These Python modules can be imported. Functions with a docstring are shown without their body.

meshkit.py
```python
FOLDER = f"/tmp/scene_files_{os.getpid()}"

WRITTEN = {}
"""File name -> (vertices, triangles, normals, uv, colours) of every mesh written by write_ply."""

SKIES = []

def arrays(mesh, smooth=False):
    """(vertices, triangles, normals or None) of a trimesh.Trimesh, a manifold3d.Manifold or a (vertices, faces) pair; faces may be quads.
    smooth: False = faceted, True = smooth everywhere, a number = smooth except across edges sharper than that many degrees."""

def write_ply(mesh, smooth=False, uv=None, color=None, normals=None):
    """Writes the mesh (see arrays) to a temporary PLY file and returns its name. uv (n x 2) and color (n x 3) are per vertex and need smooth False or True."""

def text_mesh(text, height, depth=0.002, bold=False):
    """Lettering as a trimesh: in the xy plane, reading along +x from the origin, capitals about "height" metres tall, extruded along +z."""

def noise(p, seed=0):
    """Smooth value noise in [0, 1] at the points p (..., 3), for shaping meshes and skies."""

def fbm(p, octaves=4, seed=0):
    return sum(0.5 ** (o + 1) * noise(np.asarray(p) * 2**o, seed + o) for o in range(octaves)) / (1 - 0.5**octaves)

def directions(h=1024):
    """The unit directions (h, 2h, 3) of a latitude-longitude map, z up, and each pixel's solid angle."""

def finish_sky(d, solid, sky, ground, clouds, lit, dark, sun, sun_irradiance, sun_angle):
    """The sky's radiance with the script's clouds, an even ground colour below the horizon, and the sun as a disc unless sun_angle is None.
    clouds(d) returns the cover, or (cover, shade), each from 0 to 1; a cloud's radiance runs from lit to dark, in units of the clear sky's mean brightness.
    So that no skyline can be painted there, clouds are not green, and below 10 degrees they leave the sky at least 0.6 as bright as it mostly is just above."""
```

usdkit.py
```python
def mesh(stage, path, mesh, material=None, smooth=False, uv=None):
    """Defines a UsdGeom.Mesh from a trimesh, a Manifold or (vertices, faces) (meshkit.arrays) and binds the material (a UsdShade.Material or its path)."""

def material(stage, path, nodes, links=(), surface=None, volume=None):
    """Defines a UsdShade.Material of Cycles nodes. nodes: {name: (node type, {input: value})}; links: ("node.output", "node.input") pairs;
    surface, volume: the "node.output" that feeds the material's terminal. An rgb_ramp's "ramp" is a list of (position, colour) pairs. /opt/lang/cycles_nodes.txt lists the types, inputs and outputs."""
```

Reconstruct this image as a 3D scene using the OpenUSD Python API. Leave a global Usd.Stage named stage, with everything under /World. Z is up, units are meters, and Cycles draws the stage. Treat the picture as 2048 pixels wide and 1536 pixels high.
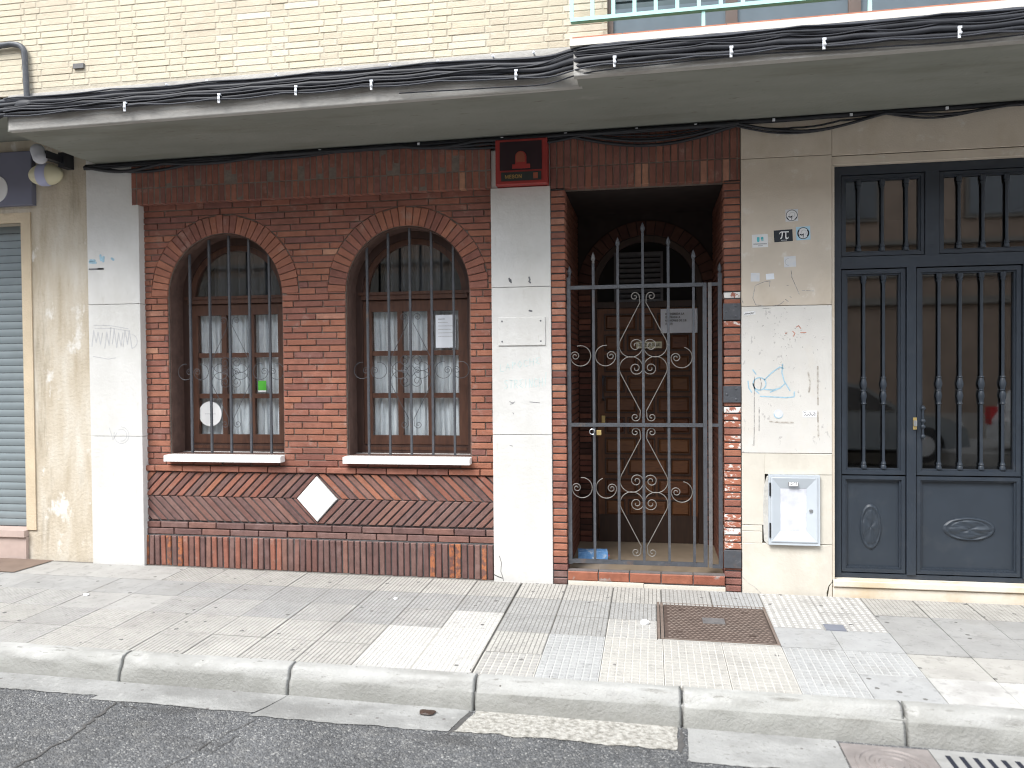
import math, random
import numpy as np, trimesh, shapely
from shapely.geometry import Polygon, box as sbox, Point, LineString
from shapely.ops import unary_union
from shapely import affinity
import usdkit, meshkit
from pxr import Usd, UsdGeom, UsdLux, UsdShade, Gf, Sdf

RNG = random.Random(7)
stage = Usd.Stage.CreateInMemory()
UsdGeom.SetStageUpAxis(stage, UsdGeom.Tokens.z)
UsdGeom.SetStageMetersPerUnit(stage, 1.0)
UsdGeom.Xform.Define(stage, '/World')
UsdGeom.Scope.Define(stage, '/World/Looks')

# ------------------------------------------------------------------ camera
def cam_axes(yaw, pitch, roll):
    cy, sy, cp, sp, cr, sr = math.cos(yaw), math.sin(yaw), math.cos(pitch), math.sin(pitch), math.cos(roll), math.sin(roll)
    f = np.array([sy * cp, cy * cp, sp]); r = np.array([cy, -sy, 0]); d = np.cross(f, r)
    return cr * r + sr * d, -sr * r + cr * d, f
CAM = np.array([0.0, -6.0, 1.622])
cr_, cd_, cf_ = cam_axes(*np.radians([-9.9296, -1.0676, 0.5008]))
cam = UsdGeom.Camera.Define(stage, '/World/camera')
cam.CreateHorizontalApertureAttr(36.0); cam.CreateVerticalApertureAttr(27.0)
cam.CreateFocalLengthAttr(36.0 * 1600 / 2048)
cam.CreateClippingRangeAttr(Gf.Vec2f(0.05, 500))
m4 = np.eye(4); m4[0, :3], m4[1, :3], m4[2, :3], m4[3, :3] = cr_, -cd_, -cf_, CAM
cam.AddTransformOp().Set(Gf.Matrix4d(m4.tolist()))
EXPOSURE = 1.92
cam.CreateExposureAttr(EXPOSURE)
cam.CreateFStopAttr(1.25); cam.CreateFocusDistanceAttr(5.3)

# ------------------------------------------------------------------ sky and soft sun (bright overcast)
SUN_DIR = np.array([-0.40, -0.62, 0.95]); SUN_DIR /= np.linalg.norm(SUN_DIR)
elev, rot = math.asin(SUN_DIR[2]), math.atan2(SUN_DIR[0], SUN_DIR[1])
dome = UsdLux.DomeLight.Define(stage, '/World/sky')
sky_mat = usdkit.material(stage, '/World/Looks/sky_look', {
    "s": ("sky_texture", {"sky_type": "single_scattering", "sun_disc": False, "sun_elevation": elev, "sun_rotation": rot}),
    "t": ("texture_coordinate", {}),
    "n": ("noise_texture", {"scale": 2.2, "detail": 5, "roughness": 0.6}),
    "r": ("rgb_ramp", {"ramp": [(0.3, (4.9, 5.3, 5.9)), (0.7, (7.6, 8.1, 8.6))]}),
    "f": ("map_range", {"from_min": 0.25, "from_max": 0.55, "to_min": 0.72, "to_max": 0.97, "clamp": True}),
    "m": ("mix", {}), "b": ("background_shader", {"strength": 0.1})},
    [("t.generated", "n.vector"), ("n.fac", "r.fac"), ("n.fac", "f.value"), ("f.result", "m.fac"), ("s.color", "m.color1"), ("r.color", "m.color2"), ("m.color", "b.color")],
    surface="b.background")
UsdShade.MaterialBindingAPI.Apply(dome.GetPrim()).Bind(sky_mat)
dome.GetPrim().SetCustomDataByKey('kind', 'structure')
sun = UsdLux.DistantLight.Define(stage, '/World/sun')
sun.CreateIntensityAttr(0.36); sun.CreateAngleAttr(28.0); sun.CreateColorAttr(Gf.Vec3f(1.0, 0.975, 0.94))
sun.GetPrim().CreateAttribute('inputs:normalize', Sdf.ValueTypeNames.Bool).Set(True)
zax = SUN_DIR; xax = np.cross([0, 0, 1], zax); xax /= np.linalg.norm(xax); yax = np.cross(zax, xax)
sm = np.eye(4); sm[0, :3], sm[1, :3], sm[2, :3] = xax, yax, zax
sun.AddTransformOp().Set(Gf.Matrix4d(sm.tolist()))

# ------------------------------------------------------------------ materials
LOOKS = {}
def surf(name, ramp, scale=6.0, detail=4, rough=0.75, bump=None, rnd=0.0, stretch=(1, 1, 1), spec=0.3, metal=0.0, blend=None, specks=None, coat=0.0, grime=None):
    """ramp: stops of colour along a noise; bump (scale, distance); rnd: random brightness per object; blend (scale, colour, lo, hi): stains; specks (scale, colour, radius, density)."""
    n = {"g": ("geometry", {}), "mp": ("mapping", {"scale": stretch}), "n": ("noise_texture", {"scale": scale, "detail": detail, "roughness": 0.6}),
         "r": ("rgb_ramp", {"ramp": ramp}), "p": ("principled_bsdf", {"roughness": rough, "specular_ior_level": spec, "metallic": metal, "coat_weight": coat})}
    l = [("g.position", "mp.vector"), ("mp.vector", "n.vector"), ("n.fac", "r.fac")]
    c = "r.color"
    if blend:
        items = blend if isinstance(blend, list) else [blend]
        for k, (bs, bc, lo, hi, st) in enumerate(items):
            n[f"bm{k}"] = ("mapping", {"scale": st, "location": (3.7 * k + 1, 2.1, 5.3 * k)}); n[f"bn{k}"] = ("noise_texture", {"scale": bs, "detail": 6, "roughness": 0.65})
            n[f"br{k}"] = ("map_range", {"from_min": lo, "from_max": hi, "to_min": 0, "to_max": 1, "clamp": True}); n[f"bx{k}"] = ("mix", {"color2": bc})
            l += [("g.position", f"bm{k}.vector"), (f"bm{k}.vector", f"bn{k}.vector"), (f"bn{k}.fac", f"br{k}.value"), (f"br{k}.result", f"bx{k}.fac"), (c, f"bx{k}.color1")]
            c = f"bx{k}.color"
    if specks:
        ss, sc, rad, dens = specks
        n["v"] = ("voronoi_texture", {"scale": ss, "randomness": 1.0}); n["vn"] = ("noise_texture", {"scale": ss * 2.3, "detail": 2})
        n["va"] = ("math", {"math_type": "multiply_add", "value2": rad * 1.2, "value3": rad * 0.4}); n["vl"] = ("math", {"math_type": "less_than"})
        n["vs"] = ("separate_color", {}); n["vd"] = ("math", {"math_type": "less_than", "value2": dens}); n["vm"] = ("math", {"math_type": "multiply"}); n["vx"] = ("mix", {"color2": sc})
        l += [("g.position", "v.vector"), ("g.position", "vn.vector"), ("vn.fac", "va.value1"), ("v.distance", "vl.value1"), ("va.value", "vl.value2"), ("v.color", "vs.color"), ("vs.r", "vd.value1"),
              ("vl.value", "vm.value1"), ("vd.value", "vm.value2"), ("vm.value", "vx.fac"), (c, "vx.color1")]
        c = "vx.color"
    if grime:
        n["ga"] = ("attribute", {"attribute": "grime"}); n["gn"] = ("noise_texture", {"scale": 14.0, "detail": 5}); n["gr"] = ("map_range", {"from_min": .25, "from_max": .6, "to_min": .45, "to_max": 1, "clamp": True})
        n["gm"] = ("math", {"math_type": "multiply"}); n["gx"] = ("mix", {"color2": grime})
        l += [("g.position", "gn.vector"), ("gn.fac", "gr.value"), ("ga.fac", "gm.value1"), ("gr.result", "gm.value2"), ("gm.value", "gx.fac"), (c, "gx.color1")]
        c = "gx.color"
    if rnd:
        n["o"] = ("object_info", {}); n["om"] = ("map_range", {"from_min": 0, "from_max": 1, "to_min": 1 - rnd, "to_max": 1 + rnd}); n["h"] = ("hsv", {})
        n["oh"] = ("map_range", {"from_min": 0, "from_max": 1, "to_min": 0.5 - rnd * 0.035, "to_max": 0.5 + rnd * 0.035})
        l += [("o.random", "om.value"), ("om.result", "h.value"), ("o.random", "oh.value"), ("oh.result", "h.hue"), (c, "h.color")]
        c = "h.color"
    l.append((c, "p.base_color"))
    if bump:
        n["bb"] = ("noise_texture", {"scale": bump[0], "detail": 5, "roughness": 0.6}); n["bu"] = ("bump", {"strength": 1.0, "distance": bump[1]})
        l += [("g.position", "bb.vector"), ("bb.fac", "bu.height"), ("bu.normal", "p.normal")]
    LOOKS[name] = usdkit.material(stage, f'/World/Looks/{name}', n, l, surface="p.BSDF")
    return LOOKS[name]
def mul(c, k): return tuple(min(1, x * k) for x in c)
def two(c, k=0.12): return [(0.3, mul(c, 1 - k)), (0.7, mul(c, 1 + k))]
S1 = (1, 1, 1)
brick_pal = {'brick_orange': (.315, .130, .084), 'brick_red': (.283, .117, .082), 'brick_brown': (.240, .102, .076), 'brick_purple': (.218, .098, .080)}
for k, c in brick_pal.items():
    surf(k, two(c, .18), 14, 5, .85, (90, .004), .06, blend=[(1.1, mul(c, .70), .46, .70, S1), (5, mul(c, .66), .58, .74, S1), (9, (.33, .22, .185), .58, .80, S1)])
surf('brick_light', two((.37, .185, .125), .2), 20, 5, .82, (90, .004), .12)
surf('brick_rough', [(.44, (.165, .082, .066)), (.53, (.34, .125, .06)), (.60, (.38, .145, .065)), (.66, (.19, .09, .068))], 22, 5, .85, (60, .006), .1)
surf('brick_glazed', two((.150, .084, .074), .22), 16, 5, .6, (70, .003), .16, spec=.4, blend=(7, (.21, .135, .125), .55, .75, S1))
surf('brick_glazed_warm', two((.18, .090, .073), .20), 16, 5, .62, (70, .003), .16, spec=.4)
surf('brick_shaded_deep', two((.075, .034, .026), .25), 14, 5, .8, (90, .004), .15)  # porch arch and piers: deep recess shade put into the brick colour
surf('brick_shaded', two((.15, .058, .040), .25), 14, 5, .8, (90, .004), .15)  # porch sides: brick colour darkened to carry the recess shade
surf('porch_shaded', two((.030, .022, .020), .25), 10, 4, .9)  # ceiling and back wall, near black: shade painted into the colour
surf('brick_plaster', [(.42, (.72, .70, .67)), (.52, (.70, .68, .65)), (.58, (.34, .13, .09))], 22, 5, .8, (60, .004))
surf('brick_peeling', [(.40, (.33, .125, .08)), (.55, (.36, .14, .09)), (.62, (.70, .66, .62))], 26, 6, .8, (60, .004), .1, stretch=(1, 1, 2))
surf('facing_cream', two((.585, .525, .405), .06), 20, 5, .85, (80, .003), .05, blend=[(1.3, (.47, .40, .31), .48, .74, (.7, 1, 1.6)), (7, (.62, .57, .48), .58, .75, S1)])
surf('facing_pale', two((.61, .545, .44), .06), 20, 5, .8, (80, .003), .07)
surf('facing_pink', two((.565, .495, .375), .07), 20, 5, .8, (80, .003), .07)
surf('mortar', two((.185, .15, .128), .2), 25, 5, .9, (60, .006))
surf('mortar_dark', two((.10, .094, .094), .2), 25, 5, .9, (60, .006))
surf('mortar_cream', two((.475, .43, .345), .12), 25, 5, .9, (60, .004))
surf('marble_white', two((.625, .618, .60), .05), 5, 6, .6, (30, .003), blend=[(2.2, (.55, .54, .51), .46, .74, (1, 1, .45)), (60, (.56, .54, .51), .63, .70, S1), (9, (.50, .48, .44), .64, .76, (1.6, 1, .35))])
surf('marble_sill', two((.76, .75, .73), .04), 8, 5, .45)
surf('limestone', two((.585, .515, .43), .07), 4, 6, .6, (120, .0015), blend=[(2.6, (.50, .425, .33), .52, .75, (1, 1, .7)), (9, (.66, .62, .56), .58, .72, S1)])
surf('limestone_pale', two((.69, .665, .62), .05), 4, 6, .6, (120, .0015), blend=[(3, (.60, .56, .49), .52, .75, (1, 1, .7))])
surf('limestone_tagged', two((.63, .61, .575), .05), 4, 6, .6, (120, .0015), blend=[(3, (.62, .58, .51), .52, .75, (1, 1, .7)), (26, (.46, .44, .42), .635, .68, (1, 1, .6)), (55, (.34, .33, .32), .68, .72, S1)])
surf('limestone_warm', two((.60, .565, .495), .06), 4, 6, .6, (40, .002), blend=[(4, (.60, .51, .385), .54, .80, S1), (2.2, (.50, .46, .40), .5, .75, (1, 1, .5))])
surf('step_stone', two((.66, .60, .51), .06), 5, 6, .5, (120, .0015), blend=[(7, (.50, .29, .13), .58, .74, (.6, 1, 1)), (3, (.58, .47, .33), .5, .7, S1)])
surf('neighbour_stone', [(.3, (.42, .355, .265)), (.5, (.52, .46, .37)), (.7, (.60, .56, .49))], 3, 7, .85, (40, .006), stretch=(2.2, 1, .45), blend=[(2.2, (.26, .22, .16), .56, .74, (2.5, 1, .35)), (6, (.66, .63, .58), .6, .68, (1, 1, .6))])
surf('neighbour_trim', two((.56, .46, .33), .1), 4, 6, .8, (60, .004))
surf('pink_stone', two((.46, .36, .32), .08), 8, 5, .6)
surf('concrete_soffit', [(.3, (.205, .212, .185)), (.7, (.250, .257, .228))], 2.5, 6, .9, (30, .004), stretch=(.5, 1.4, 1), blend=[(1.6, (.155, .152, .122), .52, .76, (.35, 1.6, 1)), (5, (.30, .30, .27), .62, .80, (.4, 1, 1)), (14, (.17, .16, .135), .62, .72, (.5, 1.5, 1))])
surf('cement_band', two((.40, .385, .36), .12), 5, 6, .9, (40, .005), stretch=(.5, 1, 1), blend=(4, (.25, .235, .215), .55, .72, (.4, 1, 1)))
surf('slab_white', two((.66, .63, .57), .08), 6, 5, .8, (40, .003))
surf('terracotta', two((.40, .17, .11), .15), 12, 5, .7)
surf('iron', two((.066, .070, .080), .18), 18, 4, .5, (60, .002), spec=.5, blend=[(9, (.12, .085, .07), .60, .74, S1), (26, (.11, .11, .115), .60, .70, S1)])
surf('iron_worn', two((.13, .125, .125), .2), 25, 4, .5, spec=.5)
surf('iron_light', two((.15, .138, .125), .15), 25, 4, .5, spec=.5)
surf('blue_paint', two((.022, .030, .042), .10), 8, 4, .45, (70, .0012), spec=.5, blend=[(6, (.034, .041, .052), .54, .72, S1), (35, (.06, .055, .05), .68, .72, S1)])
surf('blue_panel', two((.0245, .033, .045), .08), 5, 4, .45, (160, .0006), spec=.5, blend=(4, (.040, .047, .056), .55, .75, S1))
surf('wood_door', [(.3, (.085, .034, .015)), (.5, (.15, .058, .024)), (.7, (.11, .042, .019))], 9, 5, .45, (60, .002), stretch=(6, 1, .7), spec=.5)
surf('wood_panel', [(.3, (.075, .029, .014)), (.5, (.135, .052, .022)), (.7, (.09, .036, .017))], 9, 5, .42, (60, .002), .2, stretch=(1, 1, 6), spec=.5)
surf('wood_dark', [(.3, (.03, .017, .012)), (.7, (.05, .026, .017))], 9, 5, .5, stretch=(6, 1, .7), spec=.5)
surf('wood_window', [(.3, (.055, .024, .016)), (.6, (.092, .040, .024)), (.8, (.064, .028, .018))], 8, 5, .5, (60, .0015), stretch=(5, 1, .8), spec=.4)
surf('wood_frame', [(.3, (.040, .021, .017)), (.7, (.062, .031, .023))], 8, 5, .55, stretch=(5, 1, .8), spec=.4)
surf('reveal_brown', two((.105, .062, .050), .25), 14, 5, .85, (40, .006))
surf('lace', [(.3, (.62, .63, .65)), (.5, (.76, .77, .78)), (.7, (.84, .84, .84))], 40, 4, .9, stretch=(2.5, 1, .35))
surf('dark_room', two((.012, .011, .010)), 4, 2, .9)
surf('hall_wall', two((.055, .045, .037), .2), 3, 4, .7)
surf('reflection_grey', two((.10, .10, .105), .2), 12, 4, .9, stretch=(3, 1, .3))  # fanlight only: grey that imitates a reflection in the glass
surf('paper', two((.74, .74, .77), .03), 10, 3, .7)
surf('paper_blue', two((.76, .79, .84), .03), 10, 3, .7)
surf('ink_black', two((.018, .018, .02)), 10, 2, .6)
surf('ink_grey', two((.16, .16, .17)), 20, 3, .7)
surf('ink_mid', [(.4, (.20, .19, .185)), (.58, (.40, .385, .37)), (.66, (.58, .56, .53))], 45, 3, .7)
surf('ink_faint', two((.46, .46, .47), .1), 30, 3, .7)
surf('ink_teal', two((.50, .63, .62), .12), 30, 3, .7)
surf('ink_blue', two((.33, .50, .60), .2), 30, 3, .7)
surf('residue', two((.45, .43, .41), .3), 40, 3, .8)
surf('scuff_brown', [(.4, (.36, .33, .29)), (.55, (.52, .49, .45)), (.65, (.60, .58, .54))], 40, 3, .8)
surf('scuff_red', two((.50, .27, .21), .3), 40, 3, .8)
surf('teal_print', two((.10, .45, .50)), 10, 2, .5)
surf('sky_blue_vinyl', two((.42, .62, .74), .03), 10, 2, .5)
surf('black_vinyl', two((.028, .034, .042)), 10, 2, .5)
surf('white_vinyl', two((.72, .72, .72), .03), 10, 2, .5)
surf('worn_vinyl', [(.35, (.60, .62, .66)), (.6, (.66, .66, .66))], 30, 3, .6)
surf('green_vinyl', two((.09, .42, .05)), 10, 2, .5)
surf('cabinet_grey', two((.47, .51, .55), .03), 6, 4, .5, spec=.4)
surf('cabinet_smear', [(.35, (.50, .51, .56)), (.6, (.64, .65, .70))], 9, 5, .6)
surf('cement_patch', two((.50, .49, .46), .12), 14, 5, .9, (40, .006))
surf('sign_red', two((.28, .025, .022)), 10, 3, .45, spec=.5)
surf('sign_dark', two((.025, .012, .016)), 10, 3, .5)
surf('sign_orange', two((.26, .075, .045)), 10, 3, .5)
surf('sign_yellow', two((.32, .20, .07)), 10, 3, .5)
surf('sign_black', two((.03, .035, .033)), 10, 3, .5)
surf('slate_sign', two((.155, .16, .215), .05), 6, 3, .5)
surf('cream_plastic', two((.66, .62, .44), .04), 6, 3, .45)
surf('lilac_plastic', two((.42, .44, .62), .04), 6, 3, .45)
surf('grey_plastic', two((.48, .49, .53), .06), 6, 3, .5)
surf('black_rubber', two((.020, .021, .026), .25), 9, 4, .55, spec=.4)
surf('cable_sheen', two((.036, .038, .047), .25), 9, 4, .55, spec=.4)
surf('clip_white', two((.72, .74, .78)), 20, 3, .5)
surf('steel', two((.40, .41, .42), .1), 30, 3, .35, metal=.8)
surf('brass', two((.62, .47, .20), .1), 30, 3, .35, metal=.7)
surf('shutter', two((.20, .235, .25), .06), 5, 4, .5, spec=.4)
surf('mint', two((.43, .74, .68), .05), 8, 3, .5)
surf('mint_green', two((.12, .36, .26), .08), 8, 3, .5)
surf('grey_blue_panel', two((.155, .20, .235), .06), 4, 3, .5)
surf('brown_alu', two((.17, .135, .12), .06), 6, 3, .5)
surf('blind', two((.115, .145, .155), .08), 6, 3, .6)
surf('packet_blue', [(.4, (.10, .25, .52)), (.55, (.16, .33, .60)), (.62, (.45, .55, .68))], 22, 3, .5)
surf('packet_red', two((.45, .12, .14)), 22, 3, .5)
gum = (24.0, (.12, .115, .11), .16, .10)
pave_pal = {'tile_beige': (.350, .337, .312), 'tile_grey': (.285, .281, .272), 'tile_mid': (.318, .309, .293), 'tile_white': (.43, .42, .402), 'tile_blue': (.318, .318, .314), 'tile_dark': (.245, .244, .242)}
for k, c in pave_pal.items():
    surf(k, two(c, .09), 7, 6, .85, (70, .003), .05, blend=[(16, mul(c, .70), .55, .72, S1), (2.3, (.235, .225, .21), .54, .86, S1), (42, mul(c, .6), .64, .70, S1)], specks=(9.0, (.13, .125, .12), .125, .36))
surf('groove_dirt', two((.205, .197, .183), .15), 15, 5, .9)
surf('groove_pale', two((.44, .42, .385), .10), 15, 5, .9)
surf('groove_blue', two((.385, .383, .375), .08), 15, 5, .9)
surf('joint_sand', two((.15, .142, .13), .2), 20, 5, .95)
surf('kerb_concrete', two((.345, .342, .328), .08), 6, 7, .88, (55, .004), .04, blend=[(3, (.25, .248, .228), .50, .72, (.6, 1, 1)), (40, (.22, .21, .195), .64, .70, S1)], specks=(11.0, (.13, .12, .11), .06, .2))
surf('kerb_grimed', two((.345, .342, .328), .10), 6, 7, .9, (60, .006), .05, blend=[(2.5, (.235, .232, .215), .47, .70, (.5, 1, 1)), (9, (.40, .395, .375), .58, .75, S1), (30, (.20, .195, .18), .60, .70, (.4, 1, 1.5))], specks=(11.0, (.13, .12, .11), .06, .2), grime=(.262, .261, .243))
surf('gutter_cement', two((.285, .283, .274), .12), 5, 7, .9, (50, .007), blend=[(2.2, (.185, .183, .176), .45, .64, (.6, 1, 1)), (34, (.19, .185, .175), .58, .68, S1), (12, (.36, .355, .34), .60, .75, S1)], specks=(12.0, (.13, .12, .115), .11, .4))
surf('gutter_pebble', [(.35, (.20, .19, .168)), (.5, (.33, .315, .285)), (.65, (.42, .405, .375))], 38, 6, .88, (42, .016))
surf('crack_dark', two((.075, .072, .07), .2), 20, 4, .95)
def asphalt():
    n = {"g": ("geometry", {}), "v": ("voronoi_texture", {"scale": 130.0}), "s": ("separate_color", {}), "r": ("rgb_ramp", {"ramp": [(0, (.070, .071, .074)), (.45, (.112, .114, .118)), (.82, (.150, .152, .156)), (.93, (.215, .213, .208)), (1, (.40, .395, .38))]}),
         "n": ("noise_texture", {"scale": 1.3, "detail": 7, "roughness": .7}), "nr": ("map_range", {"from_min": .32, "from_max": .68, "to_min": .70, "to_max": 1.22}), "h": ("hsv", {}),
         "m": ("noise_texture", {"scale": 9.0, "detail": 6, "roughness": .7}), "mr": ("map_range", {"from_min": .52, "from_max": .74, "to_min": 0, "to_max": .65, "clamp": True}), "mx": ("mix", {"color2": (.20, .195, .185)}),
         "st": ("mapping", {"scale": (.5, 1.6, 1), "location": (4.0, 1.0, 0)}), "o": ("noise_texture", {"scale": 2.6, "detail": 5}), "or": ("map_range", {"from_min": .58, "from_max": .68, "to_min": 0, "to_max": .6, "clamp": True}), "ox": ("mix", {"color2": (.062, .061, .060)}),
         "d": ("map_range", {"from_min": 0, "from_max": .55, "to_min": 1, "to_max": 0}), "f": ("noise_texture", {"scale": 40.0, "detail": 5}), "ad": ("math", {"math_type": "add"}),
         "b": ("bump", {"strength": 1.0, "distance": .005}), "p": ("principled_bsdf", {"roughness": .82, "specular_ior_level": .3})}
    l = [("g.position", "v.vector"), ("v.color", "s.color"), ("s.r", "r.fac"), ("g.position", "n.vector"), ("n.fac", "nr.value"), ("nr.result", "h.value"), ("r.color", "mx.color1"), ("g.position", "m.vector"), ("m.fac", "mr.value"), ("mr.result", "mx.fac"),
         ("g.position", "st.vector"), ("st.vector", "o.vector"), ("o.fac", "or.value"), ("or.result", "ox.fac"), ("mx.color", "ox.color1"), ("ox.color", "h.color"), ("h.color", "p.base_color"),
         ("v.distance", "d.value"), ("g.position", "f.vector"), ("d.result", "ad.value1"), ("f.fac", "ad.value2"), ("ad.value", "b.height"), ("b.normal", "p.normal")]
    return usdkit.material(stage, '/World/Looks/asphalt', n, l, surface="p.BSDF")
LOOKS['asphalt'] = asphalt()
surf('cover_brown', two((.185, .145, .122), .18), 14, 5, .6, (80, .002), metal=.2, blend=(5, (.21, .175, .15), .5, .7, S1))
surf('cover_dark', two((.085, .062, .052), .18), 14, 5, .65, (80, .002), metal=.1)
surf('cover_grey', two((.235, .21, .20), .15), 12, 5, .6, (80, .002), metal=.2)
surf('grate_grey', two((.30, .295, .285), .12), 12, 5, .6, metal=.2)
surf('slot_dark', two((.014, .016, .026)), 10, 2, .9)
surf('plate_blue', two((.16, .17, .20), .08), 10, 4, .6)
surf('brown_tile', two((.17, .125, .10), .12), 8, 5, .8)
surf('vent_shaded', two((.085, .085, .09), .15), 20, 3, .5)  # dark grey takes in the shade at the back of the porch
surf('floor_tan', two((.23, .18, .13), .12), 6, 5, .6)
surf('step_red', two((.27, .10, .062), .18), 14, 5, .5, (70, .002), .1, blend=(9, (.30, .25, .23), .57, .64, S1))
surf('step_grey', two((.15, .13, .125), .15), 14, 5, .6)
surf('opp_brick', two((.17, .125, .095), .15), 3, 5, .85)
surf('opp_band', two((.22, .20, .175), .1), 3, 5, .85)
surf('opp_stone', two((.115, .105, .092), .1), 3, 5, .85)
surf('opp_window', two((.05, .055, .06)), 3, 3, .2, spec=.5)
surf('car_grey', two((.10, .11, .115), .03), 3, 2, .25, spec=.6, coat=.6)
surf('car_white', two((.62, .63, .63), .03), 3, 2, .25, spec=.6, coat=.6)
surf('car_glass', two((.015, .017, .02)), 3, 2, .08, spec=.6)
surf('car_red', two((.42, .02, .02)), 3, 2, .2, spec=.6)
surf('tyre', two((.02, .02, .021)), 20, 3, .8)
def pane_look(name, lo, hi, tint):
    n = {"f": ("layer_weight", {"blend": .5}), "q": ("math", {"math_type": "power", "value2": 3.5}), "k": ("map_range", {"from_min": 0, "from_max": 1, "to_min": lo, "to_max": hi}),
         "t": ("transparent_bsdf", {"color": tint}), "g": ("glossy_bsdf", {"roughness": .02, "color": (.95, .97, 1)}), "m": ("mix_closure", {})}
    LOOKS[name] = usdkit.material(stage, f'/World/Looks/{name}', n, [("f.facing", "q.value1"), ("q.value", "k.value"), ("k.result", "m.fac"), ("t.BSDF", "m.closure1"), ("g.BSDF", "m.closure2")], surface="m.closure")
pane_look('pane_glass', .07, .7, (.93, .95, .96))
pane_look('door_glass', .15, .8, (.5, .48, .45))

# ------------------------------------------------------------------ prim helpers
COUNT = {}
def unique(parent, name):
    k = (parent, name); n = COUNT.get(k, 0); COUNT[k] = n + 1
    return f'{parent}/{name}' if n == 0 else f'{parent}/{name}_{n:03d}'
def pth(p): return p if isinstance(p, str) else str(p.GetPath())
def obj(name, mesh, look, parent='/World', smooth=False, label=None, kind=None):
    path = unique(pth(parent), name)
    m = usdkit.mesh(stage, path, mesh, LOOKS[look], smooth=smooth)
    p = m.GetPrim()
    if label: p.SetCustomDataByKey('label', label)
    if kind: p.SetCustomDataByKey('kind', kind)
    return p
def tag(p, label=None, cat=None, group=None, kind=None):
    for k, v in (('label', label), ('category', cat), ('group', group), ('kind', kind)):
        if v: p.SetCustomDataByKey(k, v)
    return p
def thing(name, label=None, cat=None, group=None, kind=None, parent='/World', loc=None):
    x = UsdGeom.Xform.Define(stage, unique(pth(parent), name))
    if loc is not None: x.AddTranslateOp().Set(Gf.Vec3d(*map(float, loc)))
    return tag(x.GetPrim(), label, cat, group, kind)
def cat_(ms): return trimesh.util.concatenate(ms)
def bx(x0, x1, y0, y1, z0, z1):
    b = trimesh.creation.box((x1 - x0, y1 - y0, z1 - z0)); b.apply_translation(((x0 + x1) / 2, (y0 + y1) / 2, (z0 + z1) / 2)); return b
def plate(poly, y0, y1):
    """A shape in the xz plane (with holes) made solid between depths y0 (front) and y1."""
    gs = [g for g in getattr(poly, 'geoms', [poly]) if g.area > 1e-7]
    out = []
    for g in gs:
        m = trimesh.creation.extrude_polygon(g, y1 - y0, engine='earcut')
        v = m.vertices.copy(); m.vertices = np.stack([v[:, 0], y1 - v[:, 2], v[:, 1]], 1); out.append(m)
    return cat_(out)
def inset(p, d):
    n = len(p); out = []
    for i in range(n):
        a, b, c = p[i - 1], p[i], p[(i + 1) % n]
        e1, e2 = (b - a) / (np.linalg.norm(b - a) + 1e-12), (c - b) / (np.linalg.norm(c - b) + 1e-12)
        n1, n2 = np.array([-e1[1], e1[0]]), np.array([-e2[1], e2[0]])
        s = n1 + n2; q = max(0.35, float(s @ n1)); out.append(b + s * d / q)
    return np.array(out)
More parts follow.
